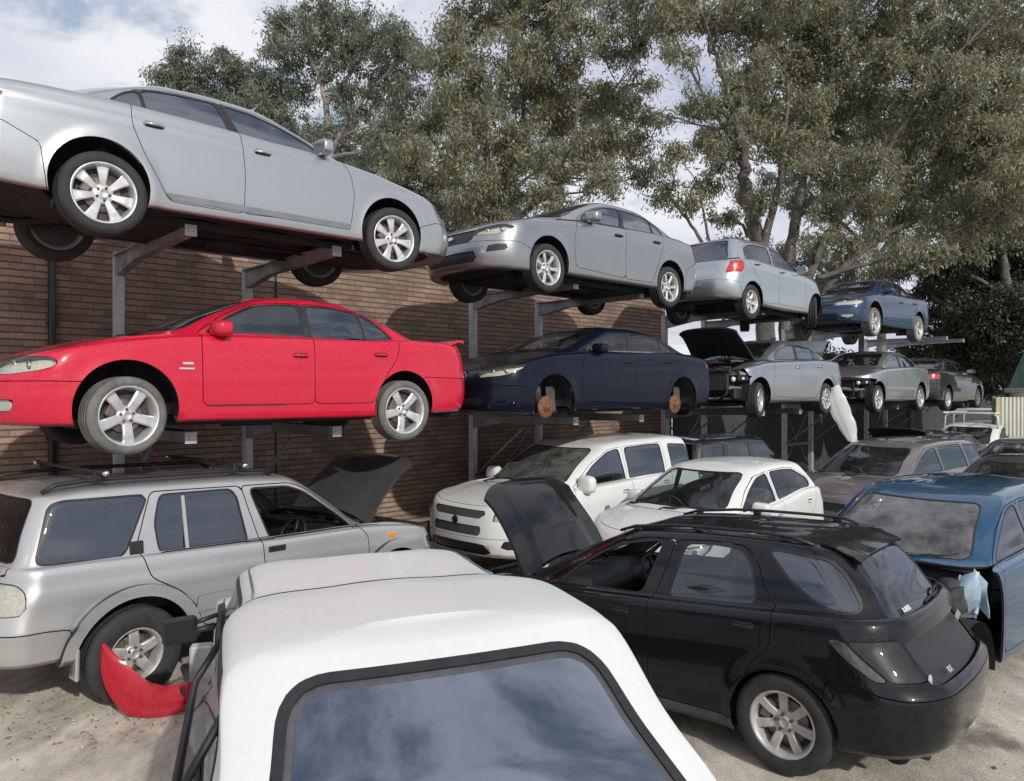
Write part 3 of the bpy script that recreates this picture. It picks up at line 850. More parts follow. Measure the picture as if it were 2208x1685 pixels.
P_RED = paint('red_paint', (.56, .006, .036), 0, .3, .12, 1., (.5, .2, .18))
SILVER = paint('silver_paint', (.44, .465, .48), .8, .30, .26)
def spec_sedan1():
    W7 = wheel_meshes('seven_spoke', .335, .112, .242, 7, .045, .098, TYRE, ALLOY)
    return dict(W=.925, wb=2.80, r=.335, xf=2.42, xr=-2.50, wz=(.335, .335), gap=.006,
        belt=[(2.42, .60), (2.25, .70), (1.9, .82), (1.55, .90), (1.15, .965), (.7, 1.015), (0, 1.05), (-.7, 1.075), (-1.3, 1.085), (-1.9, 1.07), (-2.5, 1.0)],
        zb=[(2.42, .24), (1.9, .22), (1.0, .25), (-1.0, .25), (-1.9, .27), (-2.5, .33)], zmid=[(2.42, .50), (1.4, .6), (0, .66), (-1.4, .68), (-2.5, .68)],
        nose=[.22, .06, .0, .0, .05, .15, .28], tail=[.22, .07, .01, .0, .03, .08, .15],
        cowl=(1.15, 1.07), header=(.22, 1.42), rheader=(-1.12, 1.385), blite=(-1.80, 1.13), blside=1.10, wbase=.775, wroof=.575,
        roof=[(.25, 1.40), (-.1, 1.428), (-.45, 1.438), (-.8, 1.425), (-1.12, 1.385)],
        mods=[smooth_arch(-1.4, .36, .37), smooth_arch(1.4, .36, .37), crease([(-2.4, .95), (0, .9), (2, .78)], .010, .04)],
        arches=[(-1.43, .375, .375), (1.36, .375, .375)],
        side_glass=[([(-1.06, 1.10), (-1.30, 1.10), (-1.31, 1.135), (-1.2, 1.235), (-1.09, 1.285)], None, GL_SKY), ([(-1.03, 1.10), (-1.06, 1.295), (-1.0, 1.315), (-.75, 1.35), (-.42, 1.362), (-.32, 1.085)], 1, GL_SKY), ([(-.22, 1.083), (-.34, 1.362), (-.08, 1.345), (.2, 1.28), (.42, 1.20), (.62, 1.095), (.62, 1.06)], 0, GL_SKY)],
        doors=[('front_door', [(-.25, .33), (-.24, .7), (-.28, 1.05), (-.385, 1.385), (-.08, 1.372), (.22, 1.305), (.48, 1.2), (.70, 1.08), (.84, .95), (.90, .7), (.86, .38)], (-.08, .92), CHROME), ('rear_door', [(-.25, .33), (-.24, .7), (-.28, 1.05), (-.385, 1.385), (-.8, 1.37), (-1.1, 1.31), (-1.2, 1.23), (-1.20, .92), (-1.09, .67), (-.90, .33)], (-1.03, .945), CHROME)],
        bumpers=[('bumper_front', [(2.6, .1), (2.6, .58), (1.95, .58), (1.72, .5), (1.68, .1)]), ('bumper_rear', [(-2.7, .1), (-2.7, .74), (-2.1, .74), (-1.85, .62), (-1.78, .1)])],
        faces=[('headlight', [(.42, .60), (.95, .66), (1.06, .76), (.62, .74), (.42, .68)], False), ('grille', [(-.4, .50), (.4, .50), (.36, .66), (-.36, .66)], False, dict(mirror=False)), ('taillight', [(.46, .83), (.98, .86), (1.12, .93), (.95, 1.0), (.46, .99)], True)],
        strips=[('strip', [(-.93, .40), (.86, .40), (.86, .345), (-.90, .345)])], stripm={'strip': [simple('grey_moulding', (.2, .215, .23), .5, metal=.3, noise=.1), TRIM]},
        dlo=[(.62, 1.06), (.62, 1.095), (.42, 1.2), (.2, 1.28), (-.08, 1.345), (-.38, 1.366), (-.75, 1.352), (-1.09, 1.29), (-1.2, 1.235), (-1.31, 1.135), (-1.3, 1.10), (-.3, 1.083)],
        mirror=(.56, 1.06), wheels=[(-1.4, sg, .315, W7, 0) for sg in (1, -1)] + [(1.4, sg, .33, W7, -.05) for sg in (1, -1)])
def spec_red():
    W5 = wheel_meshes('five_spoke', .325, .118, .245, 5, .075, .095, TYRED, ALLOY)
    return dict(W=.915, wb=2.79, r=.325, xf=2.34, xr=-2.44, wz=(.325, .325), gap=.007, bumperm=None,
        belt=[(2.34, .66), (2.2, .745), (2.0, .81), (1.66, .885), (1.25, .95), (.77, 1.0), (0, 1.02), (-.9, 1.03), (-1.4, 1.045), (-1.8, 1.05), (-2.44, .99)],
        zb=[(2.34, .27), (1.8, .25), (1.0, .26), (-1.0, .25), (-1.8, .28), (-2.44, .30)], zmid=[(2.34, .50), (1.4, .58), (0, .63), (-1.4, .66), (-2.44, .66)],
        nose=[.18, .05, .0, .0, .03, .11, .22], tail=[.22, .05, .0, .0, .04, .09, .15], lip=.10,
        cowl=(1.10, 1.045), header=(.28, 1.405), rheader=(-1.02, 1.375), blite=(-1.80, 1.08), blside=1.06, wbase=.77, wroof=.565,
        roof=[(.30, 1.385), (-.05, 1.425), (-.4, 1.437), (-.75, 1.42), (-1.02, 1.375)],
        mods=[smooth_arch(-1.395, .36, .37), smooth_arch(1.395, .36, .37), crease([(-2.4, .66), (2, .60)], .006, .02)],
        arches=[(-1.36, .365, .375), (1.38, .38, .405)],
        side_glass=[([(-.985, 1.045), (-.94, 1.325), (-1.03, 1.285), (-1.18, 1.19), (-1.285, 1.08), (-1.27, 1.045)], 1, GL_DARK), ([(-.345, 1.045), (-.345, 1.372), (-.6, 1.372), (-.92, 1.33), (-.965, 1.045)], 1, GL_DARK), ([(.70, 1.045), (.5, 1.185), (.25, 1.315), (.0, 1.358), (-.25, 1.372), (-.265, 1.045)], 0, GL_MED)],
        doors=[('front_door', [(-.305, .40), (-.30, .7), (-.30, 1.395), (.02, 1.38), (.28, 1.335), (.54, 1.205), (.77, 1.05), (.78, .9), (.77, .40)], (-.15, .865), P_RED), ('rear_door', [(-.305, .40), (-.30, .7), (-.30, 1.395), (-.62, 1.393), (-.95, 1.345), (-1.2, 1.215), (-1.325, 1.07), (-1.26, .86), (-1.12, .68), (-.97, .40)], (-1.06, .90), P_RED)],
        bumpers=[('bumper_front', [(2.6, .1), (2.6, .60), (1.95, .605), (1.60, .60), (1.50, .1)]), ('bumper_rear', [(-2.7, .1), (-2.7, .665), (-2.1, .665), (-1.6, .675), (-1.52, .1)])],
        faces=[('headlight', [(2.5, .66), (2.16, .655), (1.93, .70), (1.86, .755), (1.92, .795), (2.10, .80), (2.24, .775), (2.5, .74)], 'side'), ('grille', [(-.34, .62), (.34, .62), (.32, .69), (-.32, .69)], False, dict(mirror=False)), ('fog', [(.52, .36), (.78, .37), (.80, .46), (.52, .46)], False), ('intake', [(-.42, .33), (.42, .33), (.45, .45), (-.45, .45)], False, dict(mirror=False)), ('taillight', [(-2.6, .78), (-2.28, .78), (-2.24, .87), (-2.28, .96), (-2.6, .96)], 'side')],
        strips=[('strip', [(.74, .405), (-.94, .405), (-.96, .395), (.74, .395)])], stripm={'strip': [TRIM, TRIM]},
        dlo=[(.70, 1.045), (.5, 1.185), (.25, 1.315), (0, 1.358), (-.25, 1.372), (-.6, 1.372), (-.92, 1.33), (-1.03, 1.285), (-1.18, 1.19), (-1.285, 1.08), (-1.27, 1.045)],
        mirror=(.60, 1.035, (.10, .125, .075)), light_cabin=False, wipers=True,
        wheels=[(-1.37, 1, .31, W5, 0), (-1.37, -1, .31, wheel_meshes('plain', .325, .118, .222, 5, .06, .09, TYRE, RIMDARK), 0), (1.38, 1, .322, W5, .16), (1.38, -1, .322, WHEELS[('plain', .325, .222)], .16)])
P_SUV = paint('champagne_silver_paint', (.52, .525, .52), .6, .36, .3)
P_BLACK = paint('black_paint', (.005, .006, .008), 0, .3, .02, .75, (.2, .18, .16))
P_WHITE = paint('white_paint', (.74, .745, .725), 0, .4, .18, .7, (.45, .4, .33))
P_UTE = paint('chalky_white_paint', (.69, .70, .675), 0, .5, .32, .25, (.55, .54, .5))
P_BLUE = paint('blue_paint', (.016, .075, .155), .3, .34, .06, 1., (.2, .22, .25))
P_BLUED = paint('deep_blue_paint', (.009, .035, .09), .2, .34, .12)
P_MAUVE = paint('mauve_brown_paint', (.17, .15, .155), .4, .38, .2)
P_NAVY = paint('navy_paint', (.005, .008, .020), .1, .32, .02, .35, (.2, .19, .2))
P_SUB = paint('mid_grey_silver_paint', (.30, .315, .335), .8, .30, .22)
P_POLO = paint('pale_silver_blue_paint', (.42, .47, .49), .8, .32, .12)
P_SIL3 = paint('cool_silver_paint', (.33, .36, .40), .8, .32, .12)
P_SIL4 = paint('warm_silver_paint', (.37, .375, .385), .75, .34, .15)
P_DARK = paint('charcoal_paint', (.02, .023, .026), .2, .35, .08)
P_GREY = paint('grey_green_paint', (.075, .08, .078), .3, .4, .2)
def spec_suv():
    WS = wheel_meshes('fat_five_spoke', .372, .128, .205, 5, .085, .075, TYRE, ALLOYD, dish=.012, nuts=6)
    fl = (-2.0, 2.0)
    def flare(ax):
        def mod(s):
            V = s.V; r = np.sqrt((V[:, 0] - ax) ** 2 + (V[:, 2] - .37) ** 2); k = (V[:, 7] < 5) & (np.abs(V[:, 1]) > .4)
            V[:, 1] += np.sign(V[:, 1]) * .035 / (1 + np.exp((r - .53) / .006)) * k
        return mod
    return dict(W=.875, wb=2.70, r=.372, xf=2.24, xr=-2.36, wz=(.37, .37), gap=.009, hip=.62, floor=.06, P=P_SUV,
        belt=[(2.14, .86), (2.0, .93), (1.5, 1.03), (.91, 1.075), (.2, 1.08), (-1, 1.105), (-2.0, 1.125), (-2.36, 1.12)],
        zb=[(2.14, .42), (1.6, .40), (.9, .43), (-.9, .43), (-1.7, .44), (-2.36, .46)], zmid=[(2.14, .62), (0, .70), (-2.36, .72)],
        nose=[.16, .03, .0, .0, .08, .12, .2], tail=[.18, .03, .0, .0, .09, .11, .13], lip=.10, barrel=.03,
        sidein=(.12, .03, .01, 0, .012, .035, .06), fcorner=(.34, .42, .10), rcorner=(.20, .3, .06),
        cowl=(1.12, 1.12), header=(.36, 1.60), rheader=(-2.02, 1.615), blite=(-2.20, 1.14), blside=1.14, wbase=.79, wroof=.655, gbulge=.015,
        gbcorner=(.12, .16, .05), roof=[(.38, 1.585), (.1, 1.63), (-.5, 1.65), (-1.5, 1.65), (-2.02, 1.612)],
        flares=[(-1.36, .37, .545), (1.36, .37, .545)], mods=[crease([(-2.3, .925), (2.0, .87)], .010, .025), crease([(-2.3, .69), (2, .68)], .012, .05, -2.4, -1.8)],
        arches=[(-1.36, .37, .455), (1.36, .37, .455)],
        side_glass=[([(-2.04, 1.16), (-1.93, 1.56), (-1.85, 1.585), (-1.27, 1.585), (-1.245, 1.555), (-1.43, 1.16), (-1.5, 1.14)], None, GL_DARK), ([(-1.145, 1.125), (-1.175, 1.35), (-1.12, 1.575), (-.49, 1.572), (-.44, 1.5), (-.365, 1.105)], 1, GL_DARK), ([(-.30, 1.565), (.10, 1.555), (.28, 1.49), (.72, 1.19), (.83, 1.09), (-.12, 1.095)], 0, None)],
        doors=[('front_door', [(-.22, .47), (-.24, 1.1), (-.39, 1.60), (.12, 1.592), (.33, 1.515), (.76, 1.215), (.98, 1.0), (.98, .62), (.88, .47)], None), ('rear_door', [(-.22, .47), (-.24, 1.1), (-.39, 1.60), (-1.20, 1.612), (-1.335, 1.2), (-1.25, .95), (-1.0, .80), (-.86, .64), (-.80, .47)], None)],
        bumpers=[('bumper_front', [(2.6, .3), (2.6, .70), (2.0, .70), (1.84, .66), (1.84, .3)]), ('bumper_rear', [(-2.6, .3), (-2.6, .695), (-2.0, .69), (-1.83, .67), (-1.83, .3)])],
        faces=[('headlight', [(.48, .70), (.92, .72), (.96, .88), (.48, .86)], False), ('grille', [(-.44, .70), (.44, .70), (.44, .86), (-.44, .86)], False, dict(mirror=False)), ('taillight', [(-2.6, 1.07), (-2.16, 1.035), (-2.12, .98), (-2.125, .83), (-2.6, .79)], 'side')],
        lampm={'taillight': [GL_LAMP, REFL, TRIM]},
        strips=[('strip', [(-.86, .735), (.82, .725), (.82, .60), (-.88, .60)])], stripm={'strip': [P_SUV, TRIM]},
        bonnet=(5.2, 7.85, .98), open=52, bonnet_in=ENGINE, bonnetm=paint('bonnet_paint_dark_reflection', (.13, .135, .14), .6, .36, .2), boot=(4.6, 7.6, .9), bootname='tailgate', bw=(.10, .95, .58), bwm=GL_LOW, dashx=.66, rseatx=-1.0,  # silver bonnet darkened in its colour for the dark rack it reflects
        mirror=None, wheelin=.10, wheels=[(-1.36, sg, .37, WS, 0) for sg in (1, -1)] + [(1.36, sg, .33, WS, .0) for sg in (1, -1)])
def rear_step(s):
    V = s.V; k = (V[:, 7] < 5) / (1 + np.exp((V[:, 2] - .665) / .010)) / (1 + np.exp((V[:, 0] + 1.72) / .06))
    V[:, 0] -= .05 * k; V[:, 1] += np.sign(V[:, 1]) * .025 * k * (np.abs(V[:, 1]) > .3)
def spec_wagon():
    W7 = wheel_meshes('seven_spoke_flat', .318, .108, .208, 7, .052, .062, TYRE, ALLOYD)
    return dict(W=.848, wb=2.525, r=.318, xf=2.13, xr=-2.14, wz=(.315, .315), gap=.007, P=P_BLACK,
        belt=[(2.08, .66), (1.9, .75), (1.5, .84), (1.0, .90), (.6, .92), (0, .945), (-.6, .97), (-1.1, .995), (-1.6, 1.02), (-2.14, 1.0)],
        zb=[(2.08, .22), (1.5, .22), (.9, .20), (-.85, .20), (-1.4, .24), (-2.14, .27)], zmid=[(2.08, .48), (1.2, .56), (0, .60), (-1.2, .66), (-2.14, .68)],
        nose=[.18, .05, .0, .0, .05, .13, .22], tail=[.2, .05, .0, .0, .13, .165, .19], lip=.12, rcorner=(.28, .40, .10), fcorner=(.44, .5, .1),
        cowl=(1.08, .985), header=(.20, 1.37), rheader=(-1.62, 1.375), blite=(-1.915, 1.0), blside=1.00, wbase=.715, wroof=.545, gfcorner=(.16, .2, .16), gbcorner=(.20, .26, .06),
        roof=[(.24, 1.355), (-.1, 1.40), (-.6, 1.42), (-1.2, 1.412), (-1.62, 1.372)],
        mods=[smooth_arch(-1.27, .315, .345, .028, .045), smooth_arch(1.26, .315, .345, .025, .045), crease([(-2.2, .93), (-1.2, .91), (0, .87), (2, .75)], .008, .022), rear_step],
        arches=[(-1.27, .315, .352), (1.26, .315, .35)],
        side_glass=[([(.62, .945), (.44, 1.09), (.24, 1.215), (.02, 1.305), (-.20, 1.345), (-.31, 1.35), (-.17, .975)], 0, None), ([(-.40, .985), (-.50, 1.355), (-.70, 1.368), (-.92, 1.355), (-1.0, 1.27), (-1.045, 1.15), (-1.055, 1.02)], 1, GL_MED), ([(-1.125, 1.365), (-1.2, 1.368), (-1.50, 1.335), (-1.61, 1.24), (-1.69, 1.12), (-1.71, 1.06), (-1.58, 1.052), (-1.44, 1.10), (-1.29, 1.20)], None, GL_DARK)],
        doors=[('front_door', [(-.285, .27), (-.285, .96), (-.42, 1.375), (-.18, 1.372), (.06, 1.325), (.30, 1.215), (.52, 1.075), (.72, .94), (.82, .82), (.82, .27)], (-.06, .855), P_BLACK), ('rear_door', [(-.285, .27), (-.285, .96), (-.42, 1.375), (-.72, 1.39), (-.96, 1.378), (-1.06, 1.28), (-1.12, 1.12), (-1.215, 1.02), (-1.205, .80), (-1.06, .66), (-.95, .27)], (-1.03, .905), P_BLACK)],
        bumpers=[('bumper_front', [(2.6, .1), (2.6, .58), (1.8, .58), (1.60, .5), (1.56, .1)]), ('bumper_rear', [(-2.7, .1), (-2.7, .60), (-2.0, .61), (-1.72, .655), (-1.55, .66), (-1.48, .1)])],
        faces=[('headlight', [(.40, .58), (.90, .64), (.96, .74), (.42, .72)], False), ('lamp_rim', [(.85, .70), (.925, .70), (1.02, .80), (1.06, .915), (.96, .915), (.91, .80)], True), ('taillight', [(.60, .69), (.84, .70), (.90, .80), (.95, .915), (.60, .915)], True), ('garnish', [(-.595, .67), (.595, .67), (.595, .90), (-.595, .90)], True, dict(mirror=False))],
        lampm={'taillight': [GL_SMOKE, simple('lamp_hollow', (.05, .045, .04), .35, noise=.8, scale=14), TRIM]}, facem={'garnish': [TRIM, TRIM], 'lamp_rim': [simple('clear_lamp_rim', (.075, .072, .068), .12, noise=.5, scale=25, coat=1.), TRIM]}, facepush={'garnish': -.03, 'lamp_rim': 0.},
        cuts=[], panelm={'sill_skirt': PSK}, panels=[('sill_skirt', [(.88, .285), (-.905, .285), (-.96, .24), (-.98, .1), (.9, .1)])],
        bonnet=(5.22, 7.9, 1.0), open=65, bonnet_in=UNDER, boot=None, bw=(.06, .93, .575), bwm=GL_MED, ws=(.10, .95, .58), light_cabin=True, wsm=GL_CLR, inner=INNERL,
        mirror=None, wheelin=.10, wipers=True, seatx=-.22, rseatx=-.92, hip=.26, wheels=[(-1.265, sg, .318, W7, 0) for sg in (1, -1)])
def spec_ute():
    def widen(s):
        V = s.V; k = np.clip((V[:, 7] - 8.2) / 1.6, 0, 1) / (1 + np.exp((V[:, 0] + .60) / .05))
        k2 = np.clip((V[:, 7] - 4.5) / 3., 0, 1) / (1 + np.exp((V[:, 0] + .60) / .05)); V[:, 1] *= (1 + .075 * k) * (1 + .137 * k2); V[:, 1] -= .03 * k2 + .03 * k; V[:, 2] += .012 * k
    return dict(W=.80, wb=2.9, r=.32, xf=2.25, xr=-2.5, wz=(.32, .32), gap=.014, P=P_UTE,
        belt=[(2.25, .70), (1.9, .82), (1.4, .90), (.9, .95), (0, .97), (-1, .97), (-2.0, .96), (-2.5, .94)],
        zb=[(2.25, .25), (0, .26), (-2.5, .36)], nose=[.16, .04, .0, .0, .05, .12, .2], tail=[.18, .04, .0, .0, .03, .06, .09],
        fcorner=(.3, .4, .1), rcorner=(.16, .24, .04), sidein=(.12, .03, .01, 0, .006, .02, .05),
        gap_=0, cowl=(1.15, 1.00), header=(.42, 1.41), rheader=(-1.46, 1.425), blite=(-2.34, .94), blside=.98, wbase=.765, wroof=.63, roofin=.065,
        gfcorner=(.16, .2, .14), gbcorner=(.09, .13, .03), gbulge=.004, rcrown=.0, roof=[(.44, 1.395), (.1, 1.428), (-.5, 1.432), (-1.2, 1.438), (-1.46, 1.42)], barrel=.02,
        mods=[widen], arches=[(-1.45, .36, .37), (1.45, .36, .37)],
        side_glass=[([(.98, .985), (.36, 1.35), (-.40, 1.36), (-.43, .985)], 0, GL_MED), ([(-.62, 1.0), (-.60, 1.355), (-1.34, 1.36), (-1.82, 1.0)], None, GL_DARK)],
        doors=[('front_door', [(-.48, .36), (-.48, 1.0), (-.44, 1.385), (.38, 1.375), (1.04, 1.0), (1.06, .36)], (-.3, .86), TRIM)],
        bumpers=[('bumper_front', [(2.6, .1), (2.6, .56), (1.9, .56), (1.85, .1)]), ('bumper_rear', [(-2.8, .1), (-2.8, .56), (-2.2, .56), (-1.95, .5), (-1.9, .1)])],
        faces=[('headlight', [(.42, .58), (.78, .58), (.78, .70), (.42, .70)], False), ('taillight', [(.62, .62), (.82, .62), (.82, .88), (.62, .88)], True)],
        panels=[], boot=(4.4, 7.6, .92), bootname='tailgate', bw=(.02, .885, .60), bwtop=.50, bwr=.11, bwinner=.024, bwseal=.034, sideseal=.045, bwm=GL_REAR, ws=(.10, .95, .58), mirror=None, wheels=[],
        seams=[('canopy', lambda V: np.maximum.reduce([V[:, 0] + .53, (7.3 - V[:, 7]) * .06]))])
def spec_colorado():
    return dict(W=.93, wb=2.845, r=.38, xf=2.28, xr=-2.45, wz=(.38, .38), P=P_WHITE, hip=.6, dashx=.72, q=.75,
        belt=[(2.28, .94), (2.1, 1.02), (1.6, 1.09), (1.0, 1.12), (.3, 1.14), (-1.0, 1.19), (-2.0, 1.22), (-2.45, 1.2)],
        zb=[(2.28, .40), (1.6, .36), (0, .42), (-2.45, .5)], zmid=[(2.28, .68), (0, .75), (-2.45, .78)],
        nose=[.22, .06, .0, .0, .03, .09, .22], tail=[.2, .05, 0, 0, .08, .1, .12], lip=.10, fcorner=(.44, .5, .12), rcorner=(.22, .34, .06),
        cowl=(1.18, 1.19), header=(.25, 1.66), rheader=(-2.2, 1.68), blite=(-2.29, 1.22), blside=1.2, wbase=.82, wroof=.66,
        roof=[(.28, 1.645), (-.1, 1.70), (-.8, 1.73), (-1.6, 1.73), (-2.2, 1.685)], mods=[smooth_arch(-1.42, .38, .44, .03), smooth_arch(1.42, .38, .44, .03), crease([(-2.4, 1.05), (2, .92)], .01, .03)],
        arches=[(-1.42, .38, .44), (1.42, .38, .44)],
        side_glass=[([(.80, 1.15), (.40, 1.42), (.05, 1.585), (-.22, 1.625), (-.29, 1.165)], 0, GL_DARK), ([(-.40, 1.17), (-.37, 1.63), (-.9, 1.645), (-1.27, 1.645), (-1.30, 1.21)], 1, GL_DARK), ([(-1.52, 1.24), (-1.50, 1.635), (-2.0, 1.60), (-2.14, 1.27)], None, GL_DARK)],
        doors=[('front_door', [(-.34, .52), (-.345, 1.15), (-.30, 1.66), (.04, 1.625), (.43, 1.455), (.93, 1.12), (.96, .85), (.94, .52)], (-.16, 1.04), P_WHITE), ('rear_door', [(-.34, .52), (-.345, 1.15), (-.30, 1.66), (-1.33, 1.675), (-1.38, 1.2), (-1.30, 1.0), (-1.02, .8), (-.94, .52)], (-1.2, 1.09), P_WHITE)],
        bumpers=[('bumper_front', [(2.6, .2), (2.6, .63), (2.0, .63), (1.88, .6), (1.84, .2)]), ('bumper_rear', [(-2.7, .2), (-2.7, .75), (-2.2, .75), (-1.95, .7), (-1.9, .2)])],
        faces=[('headlight', [(.62, .84), (.98, .86), (1.10, .97), (1.02, 1.02), (.62, .95)], False), ('grille', [(-.47, .87), (.47, .87), (.50, .965), (-.50, .965)], False, dict(mirror=False)), ('grille_', [(-.44, .66), (.44, .66), (.47, .775), (-.47, .775)], False, dict(mirror=False)), ('intake', [(-.62, .42), (.62, .42), (.50, .56), (-.50, .56)], False, dict(mirror=False)), ('fog', [(.72, .50), (.96, .50), (1.0, .60), (.78, .61)], False), ('taillight', [(.62, .9), (.86, .9), (.86, 1.16), (.62, 1.16)], True)],
        lampm={'fog': [TRIM, TRIM, TRIM]}, facem={'grille': [GREYPL, TRIM], 'grille_': [GREYPL, TRIM]}, boot=None, bw=(.1, .95, .56), bwm=GL_DARK, wsm=GL_DUST,
        mirror=(.72, 1.16, (.09, .13, .12)), wheels=[])
def spec_hatch(P=None):
    P = P or P_WHITE
    return dict(W=.85, wb=2.49, r=.31, xf=1.97, xr=-1.96, wz=(.31, .31), P=P, q=.75, light_cabin=False,
        belt=[(1.97, .70), (1.8, .82), (1.4, .92), (.9, .98), (.4, 1.0), (-.4, 1.05), (-1.1, 1.12), (-1.96, 1.08)],
        zb=[(1.97, .22), (0, .22), (-1.96, .32)], zmid=[(1.97, .5), (0, .62), (-1.96, .7)], nose=[.2, .06, 0, 0, .06, .16, .3], tail=[.2, .06, 0, 0, .08, .12, .16],
        fcorner=(.42, .5, .12), rcorner=(.36, .46, .08), cowl=(1.10, 1.03), header=(.20, 1.43), rheader=(-1.50, 1.43), blite=(-1.76, 1.11), blside=1.12, wbase=.735, wroof=.555, gfcorner=(.18, .2, .14),
        roof=[(.24, 1.415), (-.2, 1.462), (-.6, 1.47), (-1.1, 1.455), (-1.50, 1.42)], mods=[smooth_arch(-1.245, .31, .345, .02), smooth_arch(1.245, .31, .345, .02), crease([(-1.9, .93), (1.7, .72)], .010, .03)],
        arches=[(-1.245, .31, .35), (1.245, .31, .35)],
        side_glass=[([(.66, 1.025), (.4, 1.20), (.1, 1.35), (-.18, 1.39), (-.24, 1.06)], 0, GL_CLR), ([(-.33, 1.065), (-.30, 1.395), (-.7, 1.395), (-1.0, 1.375), (-1.32, 1.24), (-1.36, 1.17), (-1.2, 1.14)], 1, GL_CLR)],
        doors=[('front_door', [(-.285, .32), (-.285, 1.0), (-.24, 1.42), (.12, 1.385), (.45, 1.225), (.78, .99), (.80, .32)], (-.14, .93), P), ('rear_door', [(-.285, .32), (-.285, 1.0), (-.24, 1.42), (-.75, 1.425), (-1.06, 1.40), (-1.40, 1.24), (-1.24, .9), (-1.0, .68), (-.9, .32)], (-1.06, .98), P)],
        bumpers=[('bumper_front', [(2.6, .1), (2.6, .60), (1.7, .6), (1.56, .5), (1.53, .1)]), ('bumper_rear', [(-2.7, .1), (-2.7, .66), (-1.9, .66), (-1.62, .6), (-1.55, .1)])],
        faces=[('headlight', [(.46, .62), (.86, .66), (1.0, .80), (.5, .74)], False), ('grille', [(-.4, .32), (.4, .32), (.36, .54), (-.36, .54)], False, dict(mirror=False)), ('taillight', [(.56, .78), (.78, .78), (.96, .86), (.96, 1.02), (.60, 1.0)], True)],
        boot=None, bw=(.1, .95, .56), bwm=GL_MED, wsm=GL_CLR, mirror=(.48, 1.0, (.08, .11, .075)), wheels=[(x, sg, .31, wheel_meshes('six_spoke', .31, .1, .2, 6, .05, .075), 0) for x in (-1.245, 1.245) for sg in (1, -1)])
def spec_polo():
    S = spec_hatch(P_POLO); W6 = wheel_meshes('six_spoke', .31, .1, .2, 6, .05, .075)
    S.update(dict(W=.84, wb=2.47, xf=1.92, xr=-1.98, q=.7,
        cowl=(1.05, 1.01), header=(.15, 1.40), rheader=(-1.48, 1.41), blite=(-1.78, 1.0), blside=1.02,
        belt=[(1.92, .68), (1.7, .80), (1.3, .90), (.9, .96), (.4, .99), (-.4, 1.02), (-1.1, 1.05), (-1.98, .98)],
        side_glass=[([(.74, 1.0), (.45, 1.17), (.15, 1.32), (-.12, 1.37), (-.28, 1.378), (-.28, 1.04)], 0, GL_MED), ([(-.36, 1.045), (-.36, 1.38), (-.8, 1.37), (-1.05, 1.345), (-1.28, 1.25), (-1.30, 1.085)], 1, GL_MED)],
        faces=S['faces'][:2] + [('taillight', [(.66, .77), (.97, .79), (1.01, .88), (.95, 1.0), (.70, .985)], True)], bw=(.10, .93, .60), bwm=GL_DARK, mirror=(.60, 1.0, (.08, .11, .075)),
        wheels=[(-1.235, sg, .295, W6, 0) for sg in (1, -1)] + [(1.235, sg, .29, wheel_meshes('steel', .31, .1, .2, 6, .05, .08, TYRE, RIMDARK), .5) for sg in (1, -1)]))
    return S
def stretch(S, sx=1., sz=1., xo=0.):
    """another saloon out of a template: heights and lengths rescaled"""
    T = dict(S); p2 = lambda L: [((x) * sx, z * sz) for x, z in L]
    for k in ('belt', 'zb', 'zmid', 'roof'):
        if k in T: T[k] = p2(T[k])
    for k in ('cowl', 'header', 'rheader', 'blite'): T[k] = (T[k][0] * sx, T[k][1] * sz)
    T['blside'] = T.get('blside', 1.0) * sz
    for k in ('xf', 'xr'): T[k] = T[k] * sx
    if T.get('dlo'): T['dlo'] = p2(T['dlo'])
    T['side_glass'] = [(p2(p), d, g) for p, d, g in T['side_glass']]
    T['doors'] = [(n, p2(p), ((h[0][0] * sx, h[0][1] * sz),) + tuple(h[1:]) if h and h[0] else None) if not (h and h[0]) else (n, p2(p), (h[0][0] * sx, h[0][1] * sz), *h[1:]) for n, p, *h in T['doors']]
    T['bumpers'] = [(t, p2(p)) for t, p in T['bumpers']]
    T['strips'] = [(t, p2(p)) for t, p in T.get('strips', [])]
    T['faces'] = [(f[0], [((x * sx if f[2] == 'side' else x), z * sz) for x, z in f[1]], *f[2:]) for f in T['faces']]
    return T
